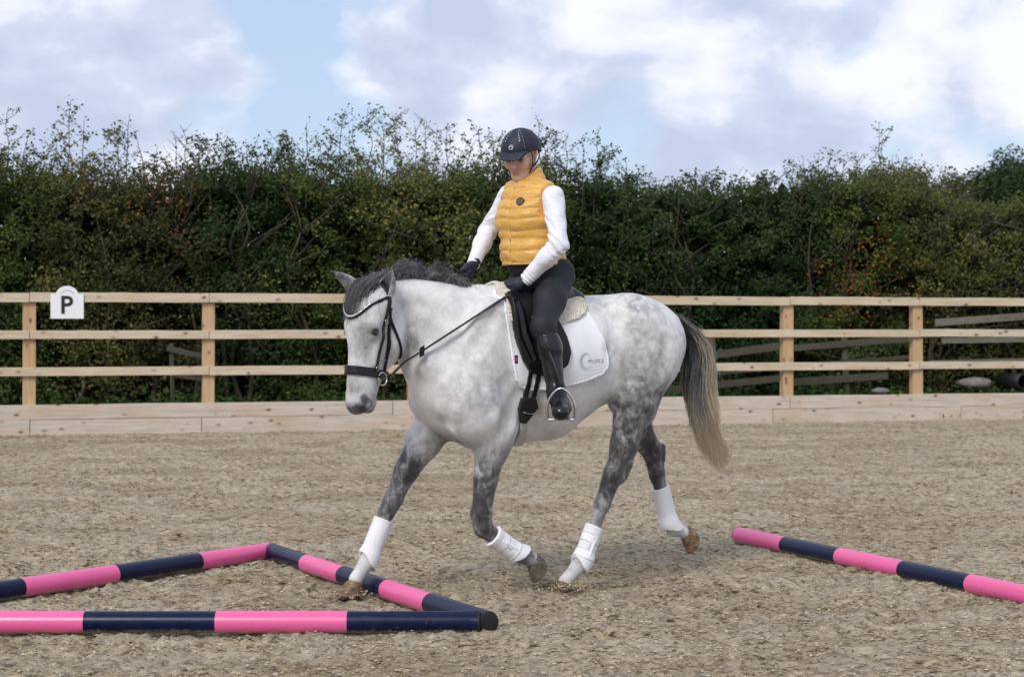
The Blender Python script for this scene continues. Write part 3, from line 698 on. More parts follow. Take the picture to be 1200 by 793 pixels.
def old_fence():
    root = empty('old_fence', pxz(930, 470, .9), 'old mossy broken fence with sagging rails in the shade behind the new fence', 'fence')
    for (p, q, w) in (((775, 424), (925, 404), .1), ((925, 408), (1072, 396), .09), ((780, 457), (925, 442), .09), ((925, 448), (1040, 440), .1), ((800, 440), (1070, 418), .06)):
        mb = MB(); bar(mb, pxz(*p, .95), pxz(*q, .95), w, .04); mb.build('rail', M_old, root)
    for px in (838, 993):
        mb = MB(); a = pxz(px, 470, 1.02); b = pxz(px-4, 388, 1.02); a[2] = .0; mb.tube([a, b], [.055, .05], 7); mb.build('post', M_old, root)
    r2 = empty('weathered_rails', pxz(1170, 470, 1.0), 'pale weathered rails half hidden in the hedge at the right edge', 'fence')
    for (p, q, w) in (((1096, 378), (1290, 364), .10), ((1104, 399), (1290, 396), .075), ((1090, 424), (1290, 419), .04)):
        mb = MB(); bar(mb, pxz(*p, 1.0), pxz(*q, 1.0), w, .04); mb.build('rail', M_oldpale, r2)
    mb = MB(); a = pxz(1215, 470, 1.06); a[2] = 0; b = a+np.array((0, 0, 1.5)); mb.tube([a, b], [.05, .05], 7); mb.build('post', M_old, r2)
    r3 = empty('broken_board', pxz(220, 470, .9), 'broken grey board lying in the hedge left of the second fence post', 'board')
    mb = MB(); bar(mb, pxz(196, 408, .8), pxz(236, 417, .8), .07, .03); mb.build('plank', M_old, r3)
    mb = MB(); bar(mb, pxz(205, 440, .8), pxz(236, 444, .8), .05, .03); mb.build('plank', M_old, r3)
    mb = MB(); a = pxz(203, 470, .84); a[2] = 0; mb.tube([a, pxz(201, 402, .84)], [.03, .03], 6); mb.build('stake', M_old, r3)
old_fence()
def stones():
    m = simple('pale_stone', (.23, .21, .18), .9, .3, 12, .6, 40, .01)
    for px, py, r, lab in ((1142, 449, .19, 'large pale flat stone behind the kickboard at the right'), (1032, 458, .10, 'small pale stone behind the kickboard left of the larger stone'), (1075, 461, .07, 'smallest pale stone at the foot of the rightmost visible fence post')):
        c = pxz(px, py, .75); mb = MB(); n, k = 9, 12; V = []
        for i in range(n):
            ph = math.pi*i/(n-1)
            for j in range(k):
                th = 2*math.pi*j/k; q = np.array((math.sin(ph)*math.cos(th)*1.35, math.sin(ph)*math.sin(th), math.cos(ph)*.45))
                V.append(c+q*r*(1+.28*noise.noise(Vector(q*1.7+c))))
        F = [(i*k+j, (i+1)*k+j, (i+1)*k+(j+1) % k, i*k+(j+1) % k) for i in range(n-1) for j in range(k)]
        o = mesh_np('stone', V, F, m, True); tag(o, lab, 'stone', 'stones behind the fence')
    c = pxz(1192, 447, .8); mb = MB(); ax_ = np.array((FU[0], FU[1], 0))*.5-np.array((FN[0], FN[1], 0))*.3
    pts = [c+np.array((FN[0], FN[1], 0))*.2, c-np.array((FN[0], FN[1], 0))*.4]
    V = []; n = 20; d = np.array((FU[0], FU[1], 0))
    for p, r in ((pts[0], .12), (pts[1], .12), (pts[1], .105), (pts[0], .105)):
        for j in range(n): t = 2*math.pi*j/n; V.append(p+d*math.cos(t)*r+np.array((0, 0, math.sin(t)*r)))
    F = [(i*n+j, i*n+(j+1) % n, ((i+1) % 4)*n+(j+1) % n, ((i+1) % 4)*n+j) for i in range(4) for j in range(n)]
    o = mesh_np('drain_pipe', V, F, simple('black_pipe', (.015, .015, .017), .5), True); tag(o, 'short black drain pipe end lying behind the kickboard at the right edge', 'pipe')
stones()
def far_tree(px, py_top, Y, rad, kind, label, nb=26, leafn=15000, sq=.75, nm='round_tree', dens=1.):
    X = (px-600)/FP*Y; zt = CH+(HY-py_top)/FP*Y; c = np.array((X, Y, zt-rad*sq)); root = empty(nm, (X, Y, 0), label, 'tree')
    mb = MB(); mb.tube([(X, Y, -.1), (X+.05*rad, Y, c[2]*.5), (X, Y, c[2])], [.09*rad, .07*rad, .04*rad], 8)
    lp, vs = [], []
    for i in range(nb):
        d = rng.normal(size=3); d /= np.linalg.norm(d); d[2] = d[2]*.9; e = c+d*np.array((1, 1, sq))*rad*rng.uniform(.35, .85)
        mb.tube([c-np.array((0, 0, rad*.5)), (c+e)/2+rng.normal(0, .1, 3), e], [.03*rad, .02*rad, .006*rad], 5)
        k = leafn//nb; g = rng.normal(size=(k, 3)); g /= np.linalg.norm(g, axis=1)[:, None]; g *= rad*.36*rng.random((k, 1))**.4*np.array((1, 1, .7)); lp.append(e+g); vs.append(np.clip(rng.normal(.45, .2, k), 0, 1))
    V, F = leaves(np.concatenate(lp), .12); tag(mesh_np('crown', V, F, M_leaf[kind], False, root, attrs={'v': ('FACE', np.concatenate(vs))}), kind='stuff'); tag(mb.build('trunk', M_bark, root, True), kind='stuff')
far_tree(1176, 173, 55, 2.3, 'dark', 'dark round topped tree standing far beyond the hedge at the right', 60, 34000)
def bare_crown(px, py_top, Y, label):
    X = (px-600)/FP*Y; zt = CH+(HY-py_top)/FP*Y; root = empty('bare_tree', (X, Y, 0), label, 'tree'); mb = MB(); mb.tube([(X, Y, -.1), (X, Y, zt*.6)], [.12, .08], 7); lp = []
    def br(p, d, L, r, n):
        q = [p, p+d*L*.5+rng.normal(0, .03*L, 3), p+d*L]; mb.tube(q, [r, r*.8, r*.6], 4 if n < 3 else 5, cap=False)
        if n == 0: lp.append(q[2]+rng.normal(0, .06, (5, 3))); return
        for k in range(4): e = d+rng.normal(0, .45, 3); e[2] += .12; e /= np.linalg.norm(e); br(q[2] if k < 3 else q[1], e, L*.72, r*.6, n-1)
    for k in range(6):
        d = np.array((rng.normal(0, .6), rng.normal(0, .4), 1.)); d /= np.linalg.norm(d); br(np.array((X, Y, zt*.55)), d, zt*.155, .04, 4)
    V, F = leaves(np.concatenate(lp), .06); mesh_np('crown', V, F, M_leaf['olive'], False, root, attrs={'v': ('FACE', np.clip(rng.normal(.5, .2, len(F)), 0, 1))}).__setitem__('kind', 'stuff'); tag(mb.build('trunk', M_bark, root, True), kind='stuff')
bare_crown(1062, 186, 33, 'brown nearly leafless tree with fine twigs behind the hedge left of the round tree')

# ------------------------------------------------------------------ the grey horse
def coat_material():
    m, nt, bs = new_mat('grey_coat'); v = coord(nt)
    dark, dap, pink = attr(nt, 'dark'), attr(nt, 'dapple'), attr(nt, 'skin')
    wob = nt.nodes.new('ShaderNodeVectorMath'); wob.operation = 'ADD'; nt.links.new(v, wob.inputs[0])
    nv = nt.nodes.new('ShaderNodeTexNoise'); nv.inputs['Scale'].default_value = 14; nt.links.new(v, nv.inputs[0])
    sc = nt.nodes.new('ShaderNodeVectorMath'); sc.operation = 'SCALE'; sc.inputs['Scale'].default_value = .10; nt.links.new(nv.outputs['Color'], sc.inputs[0]); nt.links.new(sc.outputs[0], wob.inputs[1])
    vo = nt.nodes.new('ShaderNodeTexVoronoi'); vo.feature = 'SMOOTH_F1'; vo.inputs['Scale'].default_value = 25; vo.inputs['Smoothness'].default_value = .6; nt.links.new(wob.outputs[0], vo.inputs[0])
    net = ramp(nt, vo.outputs['Distance'], [(.25, 0.), (.70, 1.)])
    big = nz(nt, 4.5, 3, .55, v); fine = nz(nt, 60, 4, .7, v); med = nz(nt, 17, 4, .6, v, .5)
    netd = mathn(nt, 'MULTIPLY', mathn(nt, 'MULTIPLY', net, dap), ramp(nt, big, [(.35, .25), (.6, 1.)]))
    mot = mathn(nt, 'MULTIPLY', mathn(nt, 'SUBTRACT', med, .5), .9)
    # dark points break up into streaks and pale nets at their edges
    d2 = mathn(nt, 'ADD', mathn(nt, 'MULTIPLY', dark, 1.22), mathn(nt, 'MULTIPLY', mot, mathn(nt, 'MULTIPLY', mathn(nt, 'ADD', dark, .05), 2.1)))
    mid = nz(nt, 9, 5, .65, v, .8); f = mathn(nt, 'ADD', d2, mathn(nt, 'MULTIPLY', netd, .27), True)
    f = mathn(nt, 'ADD', f, mathn(nt, 'MULTIPLY', ramp(nt, mid, [(.42, 0.), (.72, 1.)]), .15), True)
    f = mathn(nt, 'ADD', f, mathn(nt, 'MULTIPLY', mathn(nt, 'SUBTRACT', fine, .5), .16), True)
    f = mathn(nt, 'ADD', f, ramp(nt, big, [(.45, 0.), (.75, .10)]), True)
    rn = nz(nt, 8, 4, .6, coord(nt, (1, 1, .6)), .4); vein = ramp(nt, mathn(nt, 'ABSOLUTE', mathn(nt, 'SUBTRACT', rn, .5)), [(.0, 1.), (.10, 0.)])
    f = mathn(nt, 'SUBTRACT', f, mathn(nt, 'MULTIPLY', mathn(nt, 'MULTIPLY', vein, dark), .42), True)
    hs = nz(nt, 1., 4, .75, coord(nt, (120, 120, 26))); f = mathn(nt, 'ADD', f, mathn(nt, 'MULTIPLY', mathn(nt, 'SUBTRACT', hs, .5), mathn(nt, 'ADD', mathn(nt, 'MULTIPLY', dark, .45), .12)), True)
    col = ramp(nt, f, [(0, (.73, .725, .715)), (.2, (.53, .527, .53)), (.45, (.28, .28, .285)), (.75, (.085, .082, .082)), (1, (.03, .028, .028))])
    col = mixc(nt, pink, col, (.045, .038, .038))
    fl = nt.nodes.new('ShaderNodeTexVoronoi'); fl.inputs['Scale'].default_value = 85; nt.links.new(v, fl.inputs[0])
    col = mixc(nt, mathn(nt, 'MULTIPLY', ramp(nt, fl.outputs['Distance'], [(.10, .5), (.2, 0.)]), ramp(nt, nz(nt, 9, 2, .5, v), [(.45, 0.), (.6, 1.)])), col, (.20, .19, .185))
    nt.links.new(col, bs.inputs['Base Color']); bs.inputs['Roughness'].default_value = .52; bs.inputs['Specular IOR Level'].default_value = .3
    bs.inputs['Sheen Weight'].default_value = .25; bs.inputs['Sheen Roughness'].default_value = .5
    h = nz(nt, 1.0, 4, .7, coord(nt, (170, 170, 60))); bump(nt, bs, mathn(nt, 'ADD', h, mathn(nt, 'MULTIPLY', med, .5)), .22, .004)
    return m
M_coat = coat_material()
def hair_material(name, stops):
    m, nt, bs = new_mat(name); nt.links.new(ramp(nt, attr(nt, 'v'), stops), bs.inputs['Base Color'])
    bs.inputs['Roughness'].default_value = .45; bs.inputs['Specular IOR Level'].default_value = .4; return m
M_mane = hair_material('mane_hair', [(0, (.010, .010, .012)), (.35, (.05, .05, .055)), (.7, (.17, .17, .18)), (1, (.42, .42, .42))])
M_tail = hair_material('tail_hair', [(0, (.010, .010, .012)), (.25, (.05, .05, .055)), (.5, (.20, .20, .205)), (.66, (.36, .34, .30)), (.82, (.52, .42, .28)), (1, (.70, .60, .45))])

# head frame: a = down the face from the poll, n = out of the face, y = to the horse's left
PSI = R_(21); U_ = np.array((math.cos(PSI)*.10, math.sin(PSI)*.10, -1.)); U_ /= np.linalg.norm(U_)
HL = np.array((-math.sin(PSI), math.cos(PSI), 0)); HN = np.cross(HL, -U_)*1.0; HN /= np.linalg.norm(HN)
if HN[0] < 0: HN = -HN
POLL = hp(432, 333, .06)
def hd(a, n, y=0.): return POLL+U_*a+HN*n+HL*y
HR = np.stack([HN, HL, -U_])                                # rows: local axes for anisotropic primitives
def HP(a0, n0, y0, a1, n1, y1, ra, rb, k=.03, w=1., **kw): return prim(hd(a0, n0, y0), hd(a1, n1, y1), ra, rb, k, R=HR, sc=(1, w, 1), **kw)
head = [
 HP(.048, -.045, 0, .12, -.01, 0, .080, .096, .03, .92),
 HP(.12, -.008, 0, .22, .008, 0, .096, .082, .05, .98),
 HP(.20, .008, 0, .46, .010, 0, .080, .056, .04, .80, da=.0),
 HP(.14, -.115, .0, .25, -.145, 0, .115, .115, .05, .58, da=.02),
 HP(.25, -.135, 0, .46, -.058, 0, .088, .050, .05, .62, da=.05),
 HP(.20, -.150, .045, .25, -.155, .045, .070, .070, .04, .6, da=.0), HP(.20, -.150, -.045, .25, -.155, -.045, .070, .070, .04, .6, da=.0),
 HP(.46, -.006, 0, .535, -.004, 0, .066, .068, .05, .98, da=.04),
 HP(.53, .026, .032, .55, .020, .038, .030, .032, .02, da=.12), HP(.53, .026, -.032, .55, .020, -.038, .030, .032, .02, da=.12),
 HP(.568, .020, .018, .578, .014, -.018, .035, .035, .03, da=.30), HP(.556, -.058, 0, .574, -.052, 0, .034, .031, .02, 1.1, da=.4),
 HP(.195, .030, .068, .232, .022, .074, .028, .028, .03, da=.08), HP(.195, .030, -.068, .232, .022, -.074, .028, .028, .03, da=.08),
 HP(.25, -.015, .070, .37, -.01, .056, .015, .010, .04), HP(.25, -.015, -.070, .37, -.01, -.056, .015, .010, .04),
 HP(.21, .05, 0, .42, .050, 0, .034, .028, .03, da=.06),
 HP(.055, -.045, .062, .075, -.030, .068, .034, .038, .03), HP(.055, -.045, -.062, .075, -.030, -.068, .034, .038, .03),
]
head_sub = [
 HP(.540, .038, .064, .564, .014, .064, .019, .016, .010, sub=True), HP(.540, .038, -.064, .564, .014, -.064, .019, .016, .010, sub=True),
 HP(.574, -.012, .055, .580, -.004, -.055, .0035, .0035, .012, sub=True), HP(.562, -.02, .05, .574, -.010, .04, .004, .004, .01, sub=True),
 HP(.230, .032, .101, .230, .032, .101, .015, .015, .012, sub=True), HP(.230, .032, -.101, .230, .032, -.101, .015, .015, .012, sub=True),
]
def pp(a, b, ra, rb, k=.04, w=1., ta=0., tb=None, **kw):
    tb = ta if tb is None else tb
    return prim(hp(*a, ta), hp(*b, tb), ra, rb, k, w, **kw)
neck = [
 pp((452, 352), (478, 366), .100, .150, .03, .44, .035, .01, da=.02), pp((478, 366), (505, 383), .152, .222, .05, .40, .01, 0, da=.02, dp=.2),
 pp((505, 383), (540, 415), .215, .300, .06, .44, 0, 0, da=.02, dp=.4), pp((540, 415), (580, 432), .300, .370, .08, .50, 0, 0, da=.02, dp=.4),
 pp((495, 400), (540, 478), .085, .10, .09, .8, .0, 0, da=.04, dp=.3),
 pp((492, 376), (525, 404), .050, .07, .06, 1., .045, .08), pp((486, 347), (540, 365), .045, .07, .05, 1., .02, .06),
 pp((505, 425), (560, 470), .07, .11, .06, 1., .09, .13, dp=.4, da=.05), pp((505, 425), (545, 470), .07, .11, .06, 1., -.07, -.11),
]
torso = [
 pp((580, 429), (640, 425), .372, .340, .06, .66, 0, 0, dp=.35), pp((640, 425), (700, 409), .338, .262, .06, .80, 0, 0, dp=.45),
 pp((700, 409), (735, 400), .262, .232, .06, .96, 0, 0, dp=.7), pp((735, 400), (752, 402), .236, .225, .06, 1.05, 0, 0, dp=1),
 # withers, back
 pp((560, 352), (620, 358), .07, .05, .08, .8, 0, 0),
 # shoulder blades and points of the shoulder
 pp((575, 372), (550, 462), .10, .125, .06, .62, .17, .19, dp=.5, da=.02), pp((575, 372), (550, 462), .10, .125, .06, .62, -.17, -.19),
 pp((532, 468), (560, 488), .095, .115, .10, 1., .125, .16, dp=.4, da=.04), pp((500, 470), (530, 486), .088, .10, .09, 1., -.10, -.13, da=.04, dp=.3), pp((516, 460), (535, 480), .085, .10, .10, 1., .03, .03, da=.04, dp=.3),
 pp((522, 478), (545, 490), .085, .09, .09, 1., -.03, -.02, da=.08),
 pp((555, 490), (580, 500), .115, .115, .05, .9, .15, .15, dp=.3, da=.05), pp((530, 486), (555, 500), .11, .11, .05, .9, -.14, -.14, da=.06),
 pp((560, 480), (640, 480), .14, .15, .06, 1., 0, 0, da=.04),
 # quarters
 pp((742, 387), (756, 415), .160, .160, .07, 1., .11, .11, dp=1), pp((728, 387), (738, 415), .165, .165, .07, 1., -.11, -.11, dp=1),
 pp((738, 372), (738, 372), .10, .10, .08, 1., .15, .15, dp=1), pp((757, 400), (764, 428), .130, .12, .06, 1., .09, .10, dp=1),
 pp((760, 380), (785, 378), .10, .045, .06, 1., 0, 0, dp=.8),
 # stifle fold and flank
 pp((748, 425), (742, 455), .150, .110, .06, .85, .13, .15, dp=.9, da=.14, db=.42), pp((735, 425), (735, 462), .15, .12, .05, .85, -.13, -.13, da=.15, db=.3),
]
def lay(px, py, off, prims, t0=.46):
    """the point seen at a photo pixel that lies off metres outside a surface on the near side"""
    t = t0
    for _ in range(60): t -= (float(field_at(prims, hp(px, py, t)[None].astype(np.float32))[0])-off)*.7
    return hp(px, py, t)
def groove(pts, r, dep, k, prims):
    Q = [lay(x, y, r-dep, prims) for x, y in pts]
    return [prim(a, b, r, r, k, sub=True) for a, b in zip(Q[:-1], Q[1:])]
base_ = torso+neck
torso += groove([(578, 372), (556, 408), (534, 446), (524, 468)], .03, .010, .05, base_)+groove([(484, 410), (502, 440), (518, 470)], .022, .008, .04, base_)
torso += groove([(517, 460), (518, 480), (524, 500)], .020, .010, .04, base_)
neck += groove([(476, 362), (480, 385), (476, 408), (470, 425)], .035, .016, .04, base_)
torso += groove([(612, 462), (600, 486), (592, 508)], .03, .010, .05, base_)+groove([(560, 430), (572, 455), (578, 480)], .03, .005, .05, base_)
torso += groove([(724, 372), (722, 410), (730, 448)], .035, .008, .06, base_)+groove([(786, 400), (782, 430), (768, 462)], .03, .007, .05, base_)
legs = [
 # near hind, on the ground
 pp((755, 432), (748, 478), .150, .105, .05, .72, .135, .135, dp=1, da=.18, db=.52), pp((740, 462), (731, 520), .095, .070, .05, .72, .145, .14, dp=1, da=.48, db=.70),
 pp((731, 520), (718, 558), .070, .048, .03, .75, .14, .135, da=.70, db=.82), pp((718, 556), (706, 590), .052, .043, .02, .8, .135, .13, da=.82, db=.70),
 pp((735, 545), (727, 560), .022, .026, .03, 1., .135, .135, da=.62, db=.7), pp((748, 510), (730, 556), .016, .020, .03, 1., .135, .135, da=.5, db=.62),
 pp((706, 590), (683, 655), .036, .031, .02, .85, .13, .13, da=.5, db=.30), pp((683, 655), (677, 664), .036, .038, .02, .95, .13, .13, da=.35, db=.25), pp((677, 664), (662, 681), .032, .034, .02, 1., .13, .13, da=.12),
 # off hind, lifted behind
 pp((745, 440), (742, 495), .145, .095, .05, .72, -.13, -.13, da=.40, db=.66), pp((742, 495), (765, 530), .090, .056, .04, .75, -.13, -.13, da=.62, db=.78),
 pp((765, 530), (770, 556), .054, .045, .02, .8, -.13, -.13, da=.78, db=.88), pp((776, 523), (774, 536), .018, .024, .03, 1., -.13, -.13, da=.75),
 pp((770, 556), (784, 612), .038, .031, .02, .85, -.13, -.13, da=.66, db=.35), pp((784, 612), (789, 620), .036, .037, .02, .95, -.13, -.13, da=.30), pp((789, 620), (804, 624), .032, .034, .02, 1., -.13, -.13, da=.12, db=.06),
 # off fore, reaching forward
 pp((515, 488), (497, 516), .105, .088, .045, .72, -.14, -.145, da=.10, db=.15), pp((497, 516), (476, 552), .088, .060, .035, .8, -.145, -.145, da=.30, db=.70),
 pp((476, 552), (461, 584), .058, .043, .02, .9, -.145, -.145, da=.78, db=.92), pp((461, 584), (453, 600), .047, .043, .02, .95, -.145, -.145, da=.92, db=.8),
 pp((453, 600), (432, 652), .034, .029, .015, .9, -.145, -.145, da=.45, db=.2), pp((432, 652), (428, 661), .035, .037, .02, .95, -.145, -.145, da=.18), pp((428, 661), (417, 678), .031, .034, .02, 1., -.145, -.145, da=.03),
 # near fore, folded
 pp((566, 492), (576, 522), .12, .090, .05, .72, .155, .155, dp=.3, da=.08, db=.30), pp((577, 520), (569, 562), .086, .060, .035, .8, .155, .155, da=.46, db=.64),
 pp((569, 562), (564, 600), .058, .049, .02, .9, .155, .155, da=.66, db=.84), pp((563, 602), (566, 618), .052, .047, .02, .95, .155, .155, da=.85, db=.92), pp((566, 618), (577, 627), .043, .038, .02, .95, .155, .155, da=.90, db=.62),
 pp((577, 627), (609, 650), .035, .030, .015, .9, .155, .155, da=.55, db=.4), pp((609, 650), (615, 652), .036, .037, .02, .95, .155, .155, da=.5), pp((615, 652), (624, 655), .033, .035, .02, 1., .155, .155, da=.45),
]
for p_ in head+head_sub: p_['g'] = 1
BODY = torso+neck+legs+head+head_sub
def fieldx(): return BODY
def build_body(root):
    P = np.array([q[c] for q in BODY for c in ('a', 'b')])
    sx = np.concatenate([np.arange(-1.45, .22, .0085), np.arange(.22, .76, .0048)]).astype(np.float32)
    ty = np.arange(-.36, .37, .0065, dtype=np.float32)
    zz = np.concatenate([np.arange(-.02, .86, .008), np.arange(.86, 1.66, .006)]).astype(np.float32)
    ax = [sx, ty, zz]; D = field_grid(BODY, ax, .045); V, F = nets(D, ax)
    dk, dp = blend_attr(BODY, V.astype(np.float32))
    skin = np.zeros(len(V))
    for sgn in (1, -1):
        q = hd(.553, .028, .062*sgn); skin += np.exp(-(np.linalg.norm(V-q, axis=1)/.025)**4)*.97
        q = hd(.230, .030, .090*sgn); skin += np.exp(-(np.linalg.norm((V-q) @ np.stack([HN, HL, U_]).T/np.array((1.5, 1.5, .8)), axis=1)/.027)**2)*1.0
    rel = V-POLL; a = rel @ U_; n = rel @ HN; hz = (a > .52) & (np.linalg.norm(rel, axis=1) < .8)
    dk += (np.clip((a-.55)/.05, 0, 1)*.5+np.clip((a-.40)/.2, 0, 1)*.08+.07)*(np.linalg.norm(rel+np.array((0, 0, .3)), axis=1) < .42)*np.clip((V[:, 0]-.25)/.1, 0, 1)
    # grey smudge down the near side of the face, faint dark cheek line; throat behind the jaw: grey coat plus painted shade
    def sm(c, r, amt):
        return amt*np.exp(-(((V-c)/np.array(r))**2).sum(1))
    dk += sm(hd(.27, .05, .035), (.06, .045, .085), .34)+sm(hd(.19, .03, .085), (.05, .05, .03), .15)
    dk += sm(hp(482, 400, .07), (.05, .10, .10), .30)+sm(hp(562, 462, .2), (.10, .15, .07), .16)+sm(hp(500, 372, .1), (.06, .10, .07), .12)+sm(hp(538, 512, -.02), (.1, .08, .05), .35)
    me = hmesh('body', V, F, M_coat, root, attrs={'dark': ('POINT', dk), 'dapple': ('POINT', dp), 'skin': ('POINT', np.clip(skin, 0, 1))})
    return me
horse = empty('horse', wld(np.array((-.45, 0, 0.))), 'dappled grey horse trotting towards the left with a dark mane and a pale tipped tail', 'horse')
horse_body = build_body(horse)

def ear(base_y, tip, sgn):
    """cupped ear: crescent rings from base to tip"""
    b = hd(.055, -.035, base_y); t = tip; n = 14; V = []; m = 9
    ax_ = t-b; L = np.linalg.norm(ax_); ax_ /= L
    op = HN*.85+HL*sgn*(.35 if sgn > 0 else .25); op -= ax_*(op @ ax_); op /= np.linalg.norm(op); sd = np.cross(ax_, op)
    prof = lambda q: .050*(np.sin(math.pi*min(1, (q*.80+.24)))**.8)*(1 if q < .93 else .8)+.002
    for layer in (1., .84):
        for i in range(n):
            q = i/(n-1); r = prof(q)*layer if i < n-1 else .002; c = b+ax_*L*q*(1 if layer == 1 else .985)+ax_*(-.02*(1-q))-op*(.006*math.sin(q*3.1)) + op*(.012*q*q)
            for j in range(m):
                a = math.pi*(.22+1.56*j/(m-1)); V.append(c+sd*math.sin(a)*r*.95*1+op*math.cos(a)*r*-(-1.)*.85*(1 if layer == 1 else 1))
    V = np.array(V); F = []
    N = n*m
    for i in range(n-1):
        for j in range(m-1):
            a = i*m+j; F.append((a, a+1, a+m+1, a+m)); F.append((N+a, N+a+m, N+a+m+1, N+a+1))
        for j, fl in ((0, 0), (m-1, 1)):
            a = i*m+j; q = (a, N+a, N+a+m, a+m); F.append(q if fl else q[::-1])
    for j in range(m-1): a = (n-1)*m+j; F.append((a, a+1, N+a+1, N+a))
    dk = np.concatenate([np.repeat(.25+.45*np.linspace(0, 1, n)**2, m), np.full(N, .22)])
    o = hmesh('ear', V, F, M_coat, horse, attrs={'dark': ('POINT', dk), 'dapple': ('POINT', dk*0), 'skin': ('POINT', np.concatenate([np.zeros(N), np.full(N, .0)]))})
    sdm = o.modifiers.new('s', 'SUBSURF'); sdm.levels = sdm.render_levels = 1
ear(.062, hp(461, 316, .13), 1)
ear(-.084, hp(391, 315, .05), -1)
def eyes():
    m, nt, bs = new_mat('horse_eye'); bs.inputs['Base Color'].default_value = (.008, .005, .004, 1); bs.inputs['Roughness'].default_value = .06; bs.inputs['Coat Weight'].default_value = 1
    lid = simple('eyelid_skin', (.018, .016, .016), .6, .2, 60)
    for sgn in (1, -1):
        c = hd(.230, .028, .0815*sgn); mb = MB(); n, k = 12, 20; V = []
        for i in range(n):
            ph = math.pi*i/(n-1)
            for j in range(k): th = 2*math.pi*j/k; V.append(c+np.array((math.sin(ph)*math.cos(th), math.sin(ph)*math.sin(th), math.cos(ph)))*.0195)
        F = [(i*k+j, (i+1)*k+j, (i+1)*k+(j+1) % k, i*k+(j+1) % k) for i in range(n-1) for j in range(k)]
        hmesh('eye', V, F, m, horse)
        mb = MB()
        for up_, th_ in ((1, .0052), (-1, .0035)):
            pts = [c+HL*sgn*(.0155*math.cos(t*.9)+.001)+HN*.021*math.sin(t)-U_*(up_*(.0105*math.cos(t))+.001)+np.array((0, 0, -.004*math.sin(t))) for t in np.linspace(-1.5, 1.5, 13)]
            mb.tube(pts, np.concatenate([np.linspace(.002, th_, 6), [th_], np.linspace(th_, .002, 6)]), 8)
        hbuild(mb, 'eyelid', lid, horse)
eyes()
def hoof(c, ax_, front, flat=0., r=.045, pale=False, label=None):
    """c = coronet centre, ax_ = towards the sole, front = towards the toe"""
    ax_ = np.array(ax_, float); ax_ /= np.linalg.norm(ax_); front = np.array(front, float); front -= ax_*(front @ ax_); front /= np.linalg.norm(front); sd = np.cross(ax_, front)
    rings = [(-.014, .62, .0), (-.006, .80, 0), (.0, .93, .0), (.012, .99, .008), (.062, 1.20, .030), (.070, 1.21, .033), (.072, 1.14, .033), (.066, .75, .03), (.062, .1, .03)]
    V = []; n = 28
    for h, s_, f in rings:
        for j in range(n):
            t = 2*math.pi*j/n; x, y = math.cos(t), math.sin(t); 
            hh = h*(1 if x > 0 else 1-.28*(-x)); rr = r*s_*(1.04 if x > 0 else .92)
            V.append(c+ax_*hh+front*(x*rr+f*(1 if x > 0 else .6))+sd*y*r*s_*.97)
    F = [(i*n+j, i*n+(j+1) % n, (i+1)*n+(j+1) % n, (i+1)*n+j) for i in range(len(rings)-1) for j in range(n)]+[tuple(((len(rings)-1)*n+j) for j in range(n))]
    hmesh('hoof', V, F, M_hoof_pale if pale else M_hoof, horse)
def hoof_mat(name, a, b, c):
    m, nt, bs = new_mat(name); v = coord(nt); n = nz(nt, 24, 4, .6, coord(nt, (1, 1, 2.5))); n2 = nz(nt, 40, 4, .7, v)
    col = ramp(nt, n, [(.3, a), (.5, b), (.7, c)]); col = mixc(nt, ramp(nt, n2, [(.5, 0.), (.75, .35)]), col, (.30, .23, .16)); nt.links.new(col, bs.inputs['Base Color']); bs.inputs['Roughness'].default_value = .6; bump(nt, bs, n, .3, .003); return m
M_hoof = hoof_mat('dark_hoof', (.045, .038, .030), (.085, .07, .052), (.15, .12, .085)); M_hoof_pale = hoof_mat('pale_hoof', (.035, .028, .022), (.13, .08, .045), (.32, .18, .085))
hoof(hp(416.5, 680, -.145)+np.array((0, 0, -.008)), (.16, .0, -1), (1, .15, 0), pale=True)
hoof(hp(661, 682, .13)+np.array((0, 0, -.008)), (.25, .0, -1), (1, 0, 0), pale=True)
hoof(hp(625, 655, .155), (-.78, .0, -.62), (-.3, 0, -1))
hoof(hp(804, 624, -.13), (-.80, .0, -.45), (-.1, 0, -1), pale=True)

def strands(name, roots, mids, tips, vals, wid, mat, parent, n=9):
    """hair as thin three-sided tapering strands; arrays of control points (m,3) -> quadratic/cubic curves"""
    m = len(roots); t = np.linspace(0, 1, n)[None, :, None]; P = (1-t)**3*roots[:, None]+3*(1-t)**2*t*mids[0][:, None]+3*(1-t)*t*t*mids[1][:, None]+t**3*tips[:, None]
    P = P+np.cumsum(rng.normal(0, .0012, P.shape), 1)
    T = np.gradient(P, axis=1); T /= np.linalg.norm(T, axis=2)[..., None]+1e-9
    a = np.cross(T, np.array((.3, .9, .2))); a /= np.linalg.norm(a, axis=2)[..., None]+1e-9; b = np.cross(T, a)
    w = (wid[:, None]*(1-.85*np.linspace(0, 1, n)[None]**2))[..., None]
    V = np.stack([P+a*w, P-.5*a*w+.87*b*w, P-.5*a*w-.87*b*w], 2).reshape(-1, 3)
    i = (np.arange(m)*n*3)[:, None, None]+(np.arange(n-1)*3)[None, :, None]; F = []
    for k in range(3): F.append(np.stack([i+k, i+(k+1) % 3, i+3+(k+1) % 3, i+3+k], -1).reshape(-1, 4))
    F = np.concatenate(F); vv = np.repeat(vals, 3, axis=1).reshape(-1) if vals.ndim == 2 else np.repeat(vals, n*3)
    return tag(hmesh(name, V, F, mat, parent, attrs={'v': ('POINT', np.clip(vv, 0, 1))}), kind='stuff')
